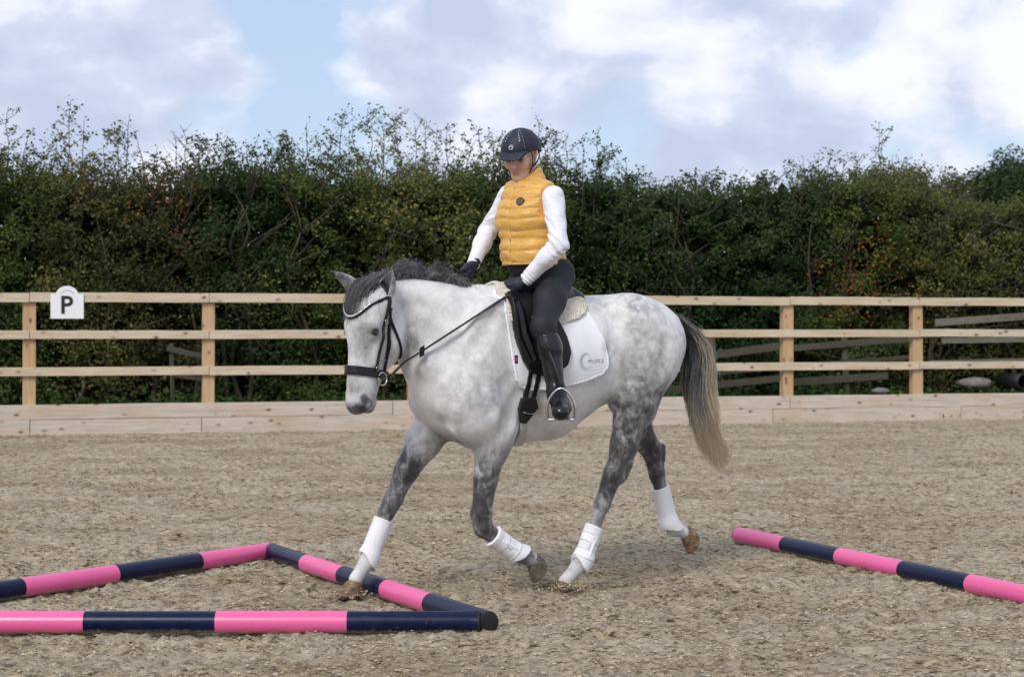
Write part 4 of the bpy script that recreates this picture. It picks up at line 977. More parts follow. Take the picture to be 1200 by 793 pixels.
def mane():
    crest = smooth_pts([hp(424, 336, .05), hp(438, 331, .045), hp(458, 326, .025), hp(480, 327, 0), hp(510, 333, 0), (hp(540, 343, 0)), hp(566, 349, 0), hp(586, 352, 0)], 12); m = 5600
    q = rng.random(m); i = (q*(len(crest)-1.001)).astype(int); f = (q*(len(crest)-1.001))-i; r = crest[i]*(1-f[:, None])+crest[i+1]*f[:, None]
    r[:, 1] += rng.normal(0, .010, m); side = np.where(rng.random(m) < .40, 1., -1.)
    # tufts
    tf = vnoise(q*34, np.zeros(m), 3); tf2 = vnoise(q*17, np.zeros(m)+3, 4)
    up = np.interp(q, [0, .12, .26, .38, .5, .62, .75, .9, 1], [.018, .025, .050, .105, .075, .085, .055, .035, .015])*(.35+1.0*tf)
    out = np.interp(q, [0, .3, .6, 1], [.05, .07, .08, .06])*rng.uniform(.3, 1.2, m)
    back = -(.0+.06*tf2)*1.0
    d1 = np.column_stack([back*.35, side*out*.15, up*1.0]); d2 = np.column_stack([back*.9, -out*.55+side*.01, up*1.22]); d3 = np.column_stack([back*1.5, -out*1.25, up*.92-out*.25])
    nearside = (side > 0) & (rng.random(m) < .5)
    d3[nearside] = np.column_stack([back[nearside]*1.5, out[nearside]*.45, up[nearside]*.55]); d2[nearside, 1] = out[nearside]*.25
    j = rng.normal(0, .012, (m, 3)); v = np.clip(.38+.45*vnoise(q*70, np.zeros(m), 8)+rng.normal(0, .16, m), 0, 1)
    r[:, 2] -= .006
    strands('mane', r, [r+d1+j*.4, r+d2+j], r+d3+j*1.6, v, np.full(m, .0013), M_mane, horse, 7)
    # forelock, over the poll and down the forehead
    m = 4200; n0 = rng.uniform(-.105, .035, m); a0 = .048-np.sqrt(np.maximum(.081**2-(n0+.045)**2, 0))+.004; y0 = rng.normal(0, .025, m); r = np.array([hd(a+y*y*5, n_, y) for a, n_, y in zip(a0, n0, y0)]); ln = rng.uniform(.09, .19, m)
    sweep = -.02-.12*rng.random(m)
    fr = (.083-n0)[:, None]; ln = ln+(.03-n0)*.25; d1 = HN*(fr*.45+.006)-U_*.018+HL*(sweep*.1)[:, None]; d2 = HN*(fr*.95+.010)+U_*ln[:, None]*.30+HL*(sweep*.12)[:, None]; d3 = HN*(fr+.010-(9*(y0+sweep*.25)**2)[:, None])+U_*ln[:, None]*.92+HL*(sweep*.25)[:, None]
    j = rng.normal(0, .006, (m, 3)); v = np.clip(.25+.4*vnoise(y0*90+9, np.zeros(m), 8)+rng.normal(0, .14, m), 0, 1)
    strands('forelock', r, [r+d1+j*.5, r+d2+j], r+d3+j*1.6, v, np.full(m, .0013), M_mane, horse, 7)
mane()
def tail():
    m = 4200; c = [hp(778, 369, 0), hp(799, 383, .0), hp(818, 415, .0), hp(820, 462, .0), hp(832, 510, 0), hp(851, 550, .0)]
    cs = smooth_pts(c, 10); K = len(cs)
    th = rng.random(m)*2*math.pi; rr = rng.random(m)**.5; n = 14
    q0 = rng.random(m)**1.4*.42                                          # where along the dock a hair leaves
    ln = np.where(rng.random(m) < .35, rng.uniform(.75, 1., m), rng.uniform(.35, .85, m)); q1 = np.minimum(q0+ln, rng.uniform(.84, 1., m))
    t = np.linspace(0, 1, n)[None]; q = q0[:, None]+(q1-q0)[:, None]*t; ix = q*(K-1.001); i = ix.astype(int); f = (ix-i)[..., None]
    P = cs[i]*(1-f)+cs[i+1]*f
    rad = np.interp(q, [0, .1, .3, .5, .7, .85, 1], [.022, .046, .072, .082, .066, .036, .010])
    grow = np.clip(t*2.2, 0, 1)*.8+.2
    ca, sa = (np.cos(th)*rr)[:, None]*rad*grow, (np.sin(th)*rr)[:, None]*rad*grow
    T = np.gradient(cs, axis=0); T /= np.linalg.norm(T, axis=1)[:, None]; Tq = T[i]; A = np.cross(Tq, np.array((0, 1., 0))); A /= np.linalg.norm(A, axis=2)[..., None]
    P = P+A*ca[..., None]*1.05+np.array((0, 1., 0))*sa[..., None]*.75
    w_ = np.array([1.0]); cl = vnoise(th*2.2, rr*3, 6); P += A*((cl[:, None]-.5)*.10*t*t+.02*np.sin(q*9+th[:, None]*2))[..., None]+rng.normal(0, .0042, P.shape).cumsum(1)*.8
    fly = rng.random(m) < .12; P[fly] += (A[fly]*((rng.random(fly.sum())-.3)[:, None]*.10*t**2)[..., None])
    T2 = np.gradient(P, axis=1); T2 /= np.linalg.norm(T2, axis=2)[..., None]+1e-9; a = np.cross(T2, np.array((.2, .95, .1))); a /= np.linalg.norm(a, axis=2)[..., None]; b = np.cross(T2, a)
    w = (.0015*(1-.8*t**2))*np.ones((m, 1)); w = w[..., None]
    V = np.stack([P+a*w, P-.5*a*w+.87*b*w, P-.5*a*w-.87*b*w], 2).reshape(-1, 3)
    i = (np.arange(m)*n*3)[:, None, None]+(np.arange(n-1)*3)[None, :, None]; F = []
    for k in range(3): F.append(np.stack([i+k, i+(k+1) % 3, i+3+(k+1) % 3, i+3+k], -1).reshape(-1, 4))
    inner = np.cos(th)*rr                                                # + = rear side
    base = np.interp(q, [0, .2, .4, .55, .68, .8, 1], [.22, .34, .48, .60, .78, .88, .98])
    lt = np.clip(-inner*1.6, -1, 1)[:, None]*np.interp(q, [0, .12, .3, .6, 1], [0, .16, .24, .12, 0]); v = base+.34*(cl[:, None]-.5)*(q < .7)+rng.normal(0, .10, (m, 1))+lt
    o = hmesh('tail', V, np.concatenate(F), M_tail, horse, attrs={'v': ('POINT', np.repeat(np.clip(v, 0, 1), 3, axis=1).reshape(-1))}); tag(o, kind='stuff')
    d = prim(hp(780, 369, 0), hp(806, 398, 0), .034, .022, .01); ax = axes(np.minimum(d['a'], d['b'])-.06, np.maximum(d['a'], d['b'])+.06, .006)
    V, F = nets(field_grid([d], ax), ax); hmesh('dock', V, F, M_coat, horse, attrs={'dark': ('POINT', np.full(len(V), .75)), 'dapple': ('POINT', np.zeros(len(V))), 'skin': ('POINT', np.zeros(len(V)))})
tail()

# ------------------------------------------------------------------ tack
M_leather = simple('black_leather', (.007, .007, .008), .38, .3, 25, .25, 90, .002, spec=.35)
M_girth = simple('black_elastic', (.008, .008, .010), .7, .3, 30, .2, 150, .002)
M_steel = simple('stainless_steel', (.62, .62, .63), .22, .1, 20, metal=1)
M_crystal = simple('browband_crystals', (.75, .76, .80), .15, .2, 300, metal=.6)
def pad_material(name, col, sc=95, st=.5, dist=.006, kind='quilt'):
    m, nt, bs = new_mat(name); v = coord(nt, (1, 1, 1), 'Object', (0, R_(8), R_(-30)))
    w1 = nt.nodes.new('ShaderNodeTexVoronoi'); w1.inputs['Scale'].default_value = sc; w1.inputs['Randomness'].default_value = 0 if kind == 'quilt' else .7; nt.links.new(v, w1.inputs[0])
    n = nz(nt, 7, 3, .6, coord(nt)); c = ramp(nt, n, [(.3, tuple(q*.93 for q in col)), (.7, col)])
    nt.links.new(c, bs.inputs['Base Color']); bs.inputs['Roughness'].default_value = .85; bs.inputs['Sheen Weight'].default_value = .2
    h = mathn(nt, 'SUBTRACT', 1., w1.outputs['Distance']); bump(nt, bs, mathn(nt, 'ADD', h, mathn(nt, 'MULTIPLY', n, .4)), st, dist); return m
M_pad = pad_material('white_quilted_cotton', (.84, .85, .88), 62, .30, .005)
M_trim = simple('white_binding', (.82, .83, .86), .7, .05, 40)
M_bandage = pad_material('white_waffle_fabric', (.80, .80, .84), 110, .6, .004)
M_fleece = pad_material('cream_sheepskin', (.84, .79, .66), 120, 1., .012, 'fleece')
def grid_of(ax): return np.stack(np.meshgrid(*ax, indexing='ij'), -1).astype(np.float32)
def shell_mesh(name, D, ax, o0, o1, region, mat, parent, **kw):
    G = np.maximum(np.maximum(D-o1, o0-D), region).astype(np.float32); G[0] = G[-1] = .1; G[:, 0] = G[:, -1] = .1; G[:, :, 0] = G[:, :, -1] = .1
    V, F = nets(G, ax); return hmesh(name, V, F, mat, parent, **kw) if len(V) else None
def saddle_gear():
    ax = axes((-.98, -.40, .70), (.08, .42, 1.58), .0056)
    D = field_grid(torso+neck, ax, .06)
    SS, ZZ = np.meshgrid(ax[0], ax[2], indexing='ij'); SZ = np.stack([SS, ZZ], -1)
    def reg(poly, shift=(0, 0)):
        pl = [hp(x, y, t)[[0, 2]] for x, y, t in poly]; return poly2d(SZ, pl)[:, None, :]
    tt = ax[1][None, :, None]
    pad_poly = [(583, 330, .0), (582, 342, .13), (588, 365, .2), (596, 393, .24), (601, 420, .26), (607, 445, .27), (614, 455, .27), (625, 458, .27), (648, 457, .28), (672, 452, .28), (697, 445, .28), (712, 439, .28), (718, 430, .28), (719, 418, .28), (715, 402, .28), (707, 386, .27), (697, 370, .23), (686, 357, .16), (676, 349, .05), (660, 320, 0)]
    pr = reg(pad_poly)
    root = empty('saddle_pad', wld(np.array((-.4, 0, 1.45))), 'white quilted dressage saddle pad with a grey swirl logo under the black saddle', 'saddle pad')
    shell_mesh('cloth', D, ax, .001, .0105, pr, M_pad, root)
    shell_mesh('binding', D, ax, -.001, .0125, np.abs(pr+.006)-.0065, M_trim, root)
    # sheepskin half pad
    sk = empty('sheepskin_half_pad', wld(np.array((-.45, 0, 1.5))), 'cream sheepskin half pad showing in front of and behind the black saddle', 'half pad')
    nse = .006*(vnoise(SS*60, ZZ*60, 12)-.5)[:, None, :]
    pl = reg([(584, 322, 0), (584, 340, .12), (588, 356, .17), (596, 376, .22), (606, 386, .23), (640, 384, .24), (660, 378, .22), (674, 374, .2), (684, 367, .18), (687, 358, .15), (682, 350, .1), (676, 343, .0), (660, 322, 0)])
    shell_mesh('fleece', D, ax, .008, .025+nse, pl+nse, M_fleece, sk)
    sd = empty('saddle', wld(np.array((-.4, 0, 1.5))), 'black leather dressage saddle under the rider', 'saddle')
    fl = reg([(593, 345, .18), (598, 370, .23), (605, 398, .26), (613, 422, .27), (623, 437, .28), (640, 441, .28), (655, 437, .29), (665, 427, .29), (669, 412, .29), (666, 394, .29), (659, 378, .27), (650, 362, .22), (645, 345, .16), (610, 335, .1)])
    th_ = .034+.018*np.clip(1-np.abs((reg([(596, 350, .2), (606, 395, .26), (620, 425, .27), (626, 422, .27), (616, 390, .26), (606, 350, .2)])))/.03, 0, 1)
    shell_mesh('flap', D, ax, .012, th_, fl, M_leather, sd)
    seat = [pp((598, 342), (612, 346), .055, .075, .05, 1.2), pp((612, 346), (640, 352), .075, .085, .05, 1.5), pp((640, 352), (662, 350), .085, .060, .05, 1.9), pp((664, 344), (668, 350), .030, .045, .03, 2.6), pp((598, 336), (598, 342), .030, .05, .03, 1.2)]
    a2 = axes((-.85, -.22, 1.25), (0., .22, 1.62), .006); V, F = nets(field_grid(seat, a2), a2); hmesh('seat', V, F, M_leather, sd)
    # girth straps and girth
    g = empty('girth', wld(np.array((-.28, 0, 1.0))), 'black girth buckled below the white saddle pad in front of the rider\'s foot', 'girth')
    GB = torso+neck
    for x0, x1, tp in ((623, 628.5, 0), (632.5, 638, 0)):
        rg = reg([(x0, 430, .28), (x1, 430, .28), (x1-6, 476, .28), (x0-6, 476, .28)]); shell_mesh('billet_strap', D, ax, .009, .018, np.maximum(rg, -tt), M_leather, g)
    rg = reg([(617, 466, .28), (633, 466, .28), (637, 478, .27), (630, 489, .26), (622, 497, .24), (613, 496, .24), (611, 480, .26)]); shell_mesh('buckle_guard', D, ax, .003, .020, np.maximum(rg, -tt), M_girth, g)
    for yy in (484,):
        mb = MB(); mb.tube([lay(613, yy-1, .021, GB), lay(622, yy+1.0, .022, GB), lay(634, yy-1, .021, GB)], .0024, 6); hbuild(mb, 'keeper', M_steel, g)
    rg = reg([(613, 492, .24), (624, 492, .24), (622, 540, .1), (606, 540, .1)]); shell_mesh('belly_strap', D, ax, .002, .014, rg, simple('pale_girth', (.50, .49, .48), .8, .1, 20), g)
    # pad's logo: text and arcs laid on the cloth
    def drape(V2, c, off, sx=1.):
        """V2 (n,2): metres right and up on the near side; c pixel centre"""
        P0 = hp(c[0], c[1], .28); out = []
        s_ = P0[0]-V2[:, 0]*sx; z_ = P0[2]+V2[:, 1]+.03*V2[:, 0]
        tt_ = np.full(len(V2), .42)
        for _ in range(40):
            d = field_at(near, np.column_stack([s_, tt_, z_]).astype(np.float32)); tt_ = tt_-(d-off)*.8
        return np.column_stack([s_, tt_, z_])
    near = [p for p in torso]
    grey = simple('grey_green_print', (.33, .40, .43), .7, .1, 40); grey2 = simple('pale_blue_print', (.52, .63, .68), .7, .1, 40)
    TV, TF = text_mesh('PROFILE', .034); TV -= (TV.max(0)+TV.min(0))/2; TV *= .098/np.ptp(TV[:, 0]); TV[:, 0] += .018
    hmesh('lettering', drape(TV[:, :2], (697, 423), .0125), TF, grey, root, smooth=False)
    for r, a0, a1, w, mt in ((.041, 60, 330, .0026, grey2), (.033, 20, 300, .0022, grey), (.025, 100, 260, .0018, grey2)):
        aa = np.radians(np.linspace(a0, a1, 40)); ww = w*np.sin(np.linspace(0.15, math.pi-.15, 40))
        pts = np.concatenate([np.column_stack([np.cos(aa)*(r+ww), np.sin(aa)*(r+ww)]), np.column_stack([np.cos(aa)*(r-ww), np.sin(aa)*(r-ww)])])
        hmesh('swirl', drape(pts, (688, 423), .0125), [(i, i+1, 41+i, 40+i) for i in range(39)], mt, root, smooth=False)
    tg = np.array([(-.009, -.020), (.009, -.020), (.009, .020), (-.009, .020)]); hmesh('brand_tag', drape(tg, (608, 421), .0125), [(0, 1, 2, 3)], simple('navy_tag', (.02, .02, .05), .6), root, smooth=False)
    tg = np.array([(-.006, -.006), (.006, -.006), (.006, .008), (-.006, .008)]); hmesh('brand_tag', drape(tg, (608, 421), .0132), [(0, 1, 2, 3)], simple('red_tag', (.5, .03, .03), .6), root, smooth=False)
    return sd
saddle = saddle_gear()

def bridle():
    ax = axes((.12, -.22, .78), (.74, .42, 1.62), .0037); P = grid_of(ax); D = field_grid([p for p in head+head_sub], ax, .04)
    Q = P-POLL.astype(np.float32); A = Q @ U_.astype(np.float32); N = Q @ HN.astype(np.float32); Y = Q @ HL.astype(np.float32); del P, Q
    root = empty('bridle', wld(POLL), 'black leather bridle with a padded noseband and a sparkling curved browband on the grey horse', 'bridle')
    far = np.maximum(np.abs(Y)-.16, np.maximum(-.24-N, N-.16))
    def band(name, cen, hw, o1=.009, extra=None, mat=M_leather, o0=.0005):
        r = np.maximum(np.abs(cen)-hw, far)
        if extra is not None: r = np.maximum(r, extra)
        return shell_mesh(name, D, ax, o0, o1, r, mat, root)
    band('noseband', A-.415+.05*(N), .021, .013)
    cb = A-(.163-.062*(np.abs(Y)/.085)**2); lim = np.maximum(-.045-N, np.abs(Y)-.125)
    band('browband', cb, .0115, .010, lim); band('crystal_strip', cb, .0052, .0135, lim, M_crystal, .008)
    def line(a0, n0, a1, n1):
        dx, dn = a1-a0, n1-n0; L = math.hypot(dx, dn); return ((A-a0)*dn-(N-n0)*dx)/L, ((A-a0)*dx+(N-n0)*dn)/L, L
    for nm, c, hw, ymin in (('cheekpiece', (.10, -.030, .415, -.022), .0085, .035), ('noseband_strap', (.105, -.055, .405, -.105), .0065, .035), ('headpiece', (.11, -.035, -.08, -.028), .012, .0)):
        d, t, L = line(*c); band(nm, d, hw, .009 if nm != 'noseband_strap' else .0105, np.maximum(np.maximum(-t, t-L), ymin-np.abs(Y)))
    D_full = field_grid(BODY, ax, .04); d, t, L = line(.105, -.040, .335, -.185)
    shell_mesh('throat_lash', D_full, ax, .0005, .010, np.maximum(np.maximum(np.abs(d)-.006, far), np.maximum(np.maximum(-t, t-L), -Y)), M_leather, root)
    for sgn in (1, -1):
        c = hd(.440, -.062, sgn*.072); mb = MB(); a = np.linspace(0, 2*math.pi, 25)
        e1 = U_; e2 = HN; mb.tube([c+(e1*math.cos(t)+e2*math.sin(t))*.030 for t in a], .0040, 8, cap=False, up=HL); hbuild(mb, 'bit_ring', M_steel, root)
        mb = MB(); mb.tube([c+HN*.02, hd(.448, -.035, sgn*.040)], .006, 8); hbuild(mb, 'bit_mouthpiece', M_steel, root)
        for aa, nn in ((.395, -.020), (.175, -.031), (.35, -.07)):
            mb = MB(); q = hd(aa, nn, sgn*.16)
            for _ in range(30): d = float(field_at(head, q[None].astype(np.float32))[0]); q = q-HL*sgn*(d-.012)*.8
            mb.tube([q-U_*.009-HN*.009, q-U_*.009+HN*.009, q+U_*.009+HN*.009, q+U_*.009-HN*.009, q-U_*.009-HN*.009], .0018, 5, up=HL); hbuild(mb, 'buckle', M_steel, root)
    return root
bridle_root = bridle()
LHAND, RHAND = hp(600, 343, .15), hp(552, 324, -.09)
def reins():
    root = empty('reins', wld(hp(530, 390, .1)), 'black leather reins running from the bit to the rider\'s gloved hands', 'reins')
    # near rein lies against the neck side on its way back to the hand
    bits = (hd(.440, -.092, .078), hd(.440, -.092, -.078)); path = [(x, 433+(343-433)*(x-461)/(600-461)) for x in (473, 484, 494, 508, 524, 540, 556, 572, 586)]
    gb = torso+neck; laid = [lay(x, y, .012, gb) for x, y in path]
    # the rein is taut: no point of it lies further in than the straight line over the points it touches
    line = [bits[0]]+laid+[LHAND+np.array((.01, .02, -.002))]
    P = np.array(line); tsm = P[:, 1].copy()
    for _ in range(30): tsm[1:-1] = np.maximum(tsm[1:-1], (tsm[:-2]+tsm[2:])/2)
    P = np.array([P[0]]+[hp(x, y, t) for (x, y), t in zip(path, tsm[1:-1])]+[P[-1]])
    for pts in (P, [bits[1], hp(470, 400, -.22), hp(520, 360, -.19), RHAND+np.array((.01, 0, -.01))]):
        mb = MB(); Q = smooth_pts(pts, 6); mb.tube(Q, .0095, 8, flat=.28, up=(0, .35, 1)); hbuild(mb, 'rein', M_leather, root)
    mb = MB(); c = P[3]+np.array((0, .004, 0)); d = P[4]-P[3]; d /= np.linalg.norm(d); mb.box(c, (.026, .014, .046), np.stack([d, np.cross((0, 0, 1.), d), (0, 0, 1.)], 1).astype(float)); hbuild(mb, 'rein_stop', M_leather, root, smooth=False)
    mb = MB(); mb.tube(smooth_pts([LHAND+np.array((-.02, .0, -.02)), hp(600, 356, .19), hp(590, 352, .16), hp(575, 342, .05), RHAND+np.array((-.02, 0, -.02))], 8), .007, 8, flat=.3); hbuild(mb, 'rein', M_leather, root)
reins()

M_piping = simple('grey_lilac_piping', (.36, .34, .42), .6, .1, 40)
def leg_boot(prims, a, b, t, label, flare=.0, lobe=0, straps=True):
    A, B = hp(*a, t), hp(*b, t); d = B-A; L = np.linalg.norm(d); d /= L
    lo = np.minimum(A, B)-.09; hi = np.maximum(A, B)+.09; ax = axes(lo, hi, .0038); D = field_grid(prims, ax, .04); P = grid_of(ax); q = P-A.astype(np.float32); al = q @ d.astype(np.float32)
    fw_ = np.array((1., 0, 0)); fw_ -= d*(fw_ @ d); fw_ /= np.linalg.norm(fw_); fx = q @ fw_.astype(np.float32)
    root = empty('leg_boot', wld(A), label, 'leg boot', 'white brushing boots on the horse\'s legs')
    bottom = al-(L+lobe*np.clip(-fx/.05, -1, 1)*.02-lobe*np.clip(fx-.005, 0, .05)*.5)
    far = np.linalg.norm(q-al[..., None]*d.astype(np.float32), axis=-1)-.080
    o1 = .0155+flare*np.clip(al/L, 0, 1)
    shell_mesh('shell', D, ax, .001, o1, np.maximum(np.maximum(-al, bottom), far), M_bandage, root)
    if straps:
        for f in (.30, .68):
            shell_mesh('strap', D, ax, o1-.003, o1+.0012, np.maximum(np.maximum(np.abs(al-L*f)-.021, far), -(P[..., 1]-t+.02)*1.), M_trim, root)
        for f in (.30, .68):
            for e_ in (-.021, .021): shell_mesh('strap_edge', D, ax, o1-.004, o1+.0019, np.maximum(np.maximum(np.abs(al-L*f-e_)-.0019, far), -(P[..., 1]-t+.02)), M_piping, root)
        shell_mesh('strap_tab', D, ax, o1-.004, o1+.0032, np.maximum(np.maximum(np.abs(al-L*.5)-.040, np.abs(fx+.006)-.007), -(P[..., 1]-t)), M_trim, root)
        shell_mesh('strap_print', D, ax, o1-.004, o1+.0026, np.maximum(np.maximum(np.abs(al-L*.49)-.016, np.abs(fx-.012)-.0022), -(P[..., 1]-t)), M_piping, root)
    shell_mesh('binding', D, ax, -.001, o1+.0006, np.maximum(np.abs(al-.004)-.005, far), M_trim, root)
i_nh, i_oh, i_of, i_nf = legs[:9], legs[9:15], legs[15:22], legs[22:]
leg_boot(i_of, (450, 609), (430, 661), -.145, 'white boot on the foreleg that steps onto the ground beside the slanting pole', .004, 1, False)
leg_boot(i_nf, (577, 627), (610, 651), .155, 'white strapped boot on the folded raised foreleg', .003, .6, True)
leg_boot(i_nh, (697, 617), (678, 664), .13, 'white strapped boot on the hind leg planted under the rider\'s foot', .004, 1, True)
leg_boot(i_oh, (773, 571), (789, 621), -.13, 'white woven boot on the hind leg lifted out behind', .003, .6, False)

# ------------------------------------------------------------------ the rider
def skin_material():
    m, nt, bs = new_mat('skin'); v = coord(nt); lip = attr(nt, 'lip')
    c = ramp(nt, nz(nt, 45, 4, .6, v), [(.3, (.60, .37, .285)), (.7, (.70, .46, .365))]); c = mixc(nt, lip, c, (.36, .10, .085))
    nt.links.new(c, bs.inputs['Base Color']); bs.inputs['Roughness'].default_value = .5; bs.inputs['Subsurface Weight'].default_value = .08; bs.inputs['Subsurface Scale'].default_value = .01
    bump(nt, bs, nz(nt, 220, 3, .6, v), .15, .001); return m
M_skin = skin_material()
def cloth(name, col, rough, fold=.3, fs=24, weave=500, sheen=.2):
    m, nt, bs = new_mat(name); v = coord(nt); n = nz(nt, 30, 3, .6, v)
    nt.links.new(ramp(nt, n, [(.3, tuple(c*.88 for c in col)), (.7, col)]), bs.inputs['Base Color']); bs.inputs['Roughness'].default_value = rough; bs.inputs['Sheen Weight'].default_value = sheen
    f = nz(nt, 1., 2, .5, coord(nt, (fs*.6, fs*.6, fs*1.5)), 1.2); w = nz(nt, weave, 2, .5, v)
    bump(nt, bs, mathn(nt, 'ADD', f, mathn(nt, 'MULTIPLY', w, .05)), fold, .012); return m
M_vest = cloth('mustard_quilted_nylon', (.70, .39, .085), .45, .4, 24, 300, .05); M_shirt = cloth('white_base_layer', (.80, .80, .88), .75, .35, 20)
M_breech = cloth('black_breeches', (.008, .009, .015), .7, .3, 18, 500, 0); M_boot = simple('black_boot_leather', (.007, .007, .008), .20, .3, 14, .12, 60, .003)
M_glove = cloth('navy_gloves', (.008, .011, .026), .6, .4, 40, 500, 0); M_helm = simple('navy_helmet_suede', (.010, .013, .032), .62, .15, 60, .2, 400, .001)
M_hair = simple('brown_hair', (.055, .035, .022), .5, .4, 90)
HC = hp(613, 183, 0)+np.array((.015, 0, 0)); YA, PT = R_(36), R_(19)
hx = np.array((math.cos(YA)*math.cos(PT), math.sin(YA)*math.cos(PT), -math.sin(PT))); hy = np.array((-math.sin(YA), math.cos(YA), 0)); hz = np.cross(hx, hy)
HM = np.stack([hx, hy, hz])
def rh(x, y, z): return HC+hx*x+hy*y+hz*z
def FP_(a, b, ra, rb=None, k=.015, sc=(1, 1, 1), **kw): return prim(rh(*a), rh(*(b or a)), ra, rb or ra, k, R=HM, sc=sc, **kw)
face = [
 FP_((-.010, 0, .035), (.005, 0, .035), .085, .080, .02, (1.08, .92, 1.05)), FP_((.020, 0, -.02), (.040, 0, -.065), .064, .041, .03, (1, .95, 1)),
 FP_((.060, 0, -.098), None, .0185, None, .025, (1, 1.1, 1)), FP_((.0, .048, -.055), (.045, .02, -.092), .022, .018, .03), FP_((.0, -.048, -.055), (.045, -.02, -.092), .022, .018, .03),
 FP_((.083, 0, .012), (.104, 0, -.028), .0095, .0115, .014), FP_((.098, .009, -.031), (.098, -.009, -.031), .0085, .0085, .008),
 FP_((.083, .012, .022), (.072, .048, .020), .0115, .010, .018), FP_((.083, -.012, .022), (.072, -.048, .020), .0115, .010, .018),
 FP_((.062, .040, -.024), None, .024, None, .03), FP_((.062, -.040, -.024), None, .024, None, .03),
 FP_((.086, .016, -.060), (.086, -.016, -.060), .0065, .0065, .006, db=0), FP_((.083, .013, -.069), (.083, -.013, -.069), .0072, .0072, .006),
 FP_((-.005, .079, -.012), (-.012, .084, .012), .010, .015, .008, (1, .5, 1)), FP_((-.005, -.079, -.012), (-.012, -.084, .012), .010, .015, .008, (1, .5, 1)),
 FP_((.090, .031, .001), None, .0125, None, .014, sub=True), FP_((.090, -.031, .001), None, .0125, None, .014, sub=True),
 FP_((.094, .017, -.0645), (.094, -.017, -.0645), .0018, .0018, .004, sub=True), FP_((.004, .092, .004), None, .008, None, .006, sub=True), FP_((.004, -.092, .004), None, .008, None, .006, sub=True),
]
NB = hp(621, 218, 0)
TY = R_(12); TR = np.array([[math.cos(TY), math.sin(TY), 0], [-math.sin(TY), math.cos(TY), 0], [0, 0, 1]])
def TP(a, b, ra, rb, k=.04, sc=(.74, 1, 1), **kw): return prim(a, b, ra, rb, k, R=TR, sc=sc, **kw)
PEL, WST, CHS, UPR = hp(632, 322, 0), hp(622, 292, 0), hp(621, 252, 0), hp(620, 232, 0)
SR, SL = hp(597, 229, -.155), hp(648, 231, .165)
neckp = [prim(rh(-.035, 0, -.06), NB+np.array((-.02, 0, -.02)), .052, .060, .03)]
trunk = [TP(PEL, WST, .150, .140, .04, (.86, 1, .8)), TP(WST, CHS, .140, .148), TP(CHS, UPR, .150, .120, .04, (.74, 1, .75)), TP(SR*.8+SL*.2, SR*.2+SL*.8, .058, .058, .04, (1, 1, 1)),
         TP(CHS+TR[0]*.062+TR[1]*.060-np.array((0, 0, .005)), CHS+TR[0]*.070+TR[1]*.062-np.array((0, 0, .03)), .052, .055, .05, (1, 1, 1)), TP(CHS+TR[0]*.062-TR[1]*.060-np.array((0, 0, .005)), CHS+TR[0]*.070-TR[1]*.062-np.array((0, 0, .03)), .052, .055, .05, (1, 1, 1))]
ER, EL = hp(571, 272, -.27), hp(655, 287, .27); WR, WL = hp(554, 311, -.105), hp(615, 329, .14)
armR = [prim(SR, ER, .047, .033, .03), prim(ER, ER+(WR-ER)*.35, .032, .034, .03), prim(ER+(WR-ER)*.3, WR, .034, .022, .03)]
armL = [prim(SL, EL, .049, .035, .03), prim(EL, EL+(WL-EL)*.35, .034, .036, .03), prim(EL+(WL-EL)*.3, WL, .036, .024, .03)]
def hand(wr, kn, inn, g=0):
    d = kn-wr; L = np.linalg.norm(d); d /= L; up = np.array((0, 0, 1.)); up -= d*(up @ d); up /= np.linalg.norm(up); inw = np.cross(up, d)*inn
    pr = [prim(wr-d*.022, wr+d*.04, .026, .026, .012), prim(wr+d*.035+up*.012, wr+d*.078+up*.018, .020, .014, .02), prim(wr+d*.035-up*.012, wr+d*.072-up*.022, .020, .013, .02)]
    for i, (o, ln, r) in enumerate(((.027, .030, .0100), (.009, .034, .0104), (-.009, .031, .0098), (-.026, .025, .0088))):
        k = wr+d*(.080-.004*abs(i-1))+up*o; a = k+d*(ln*.35)+inw*ln*.75; b = a-d*(ln*.75)+inw*.008; c = b-d*.010-inw*.014
        pr += [prim(k, a, r, r*.95, .004), prim(a, b, r*.95, r*.88, .004), prim(b, c, r*.88, r*.8, .004)]
    t0 = wr+d*.030+up*.020+inw*.012; t1 = t0+d*.030+up*.014+inw*.012; t2 = t1+d*.026+up*.002+inw*.006
    return pr+[prim(t0, t1, .0135, .0115, .008), prim(t1, t2, .0115, .0095, .004)]
handL = hand(WL, WL+np.array((.085, -.055, -.055)), -1); handR = hand(WR, WR+np.array((.085, .03, -.065)), 1)
HJ = np.array((.0, .0, .0)); hipL = hp(652, 323, .10); kneeL = hp(636, 383, .315); ankL = hp(652, 458, .385); heelL = hp(660, 477, .335); toeL = hp(657, 483, .49)
def mir(p): return p*np.array((1, -1, 1))
def leg_prims(m):
    f = (lambda p: p) if m else mir; h, k, a, he, to = (f(q) for q in (hipL, kneeL, ankL, heelL, toeL)); md = (h+k)/2
    calf = k+(a-k)*.32
    back = np.array((-.018, 0, 0))
    return [prim(h, md, .090, .073, .05, .9), prim(md, k, .073, .053, .03, .9), prim(k, calf+back*.6, .052, .051, .03), prim(calf+back*.6, a, .052, .034, .03)], \
           [prim(a, (a+he)/2, .034, .032, .02), prim(he+np.array((0, 0, .012)), he*.75+to*.25+np.array((0, 0, .012)), .030, .031, .02), prim(a+np.array((0, 0, -.03)), he*.35+to*.65+np.array((0, 0, .012)), .032, .031, .03), prim(he*.4+to*.6+np.array((0, 0, .008)), to, .040, .035, .02, sc=(1, 1, .80))]
legL, footL = leg_prims(True); legR, footR = leg_prims(False)
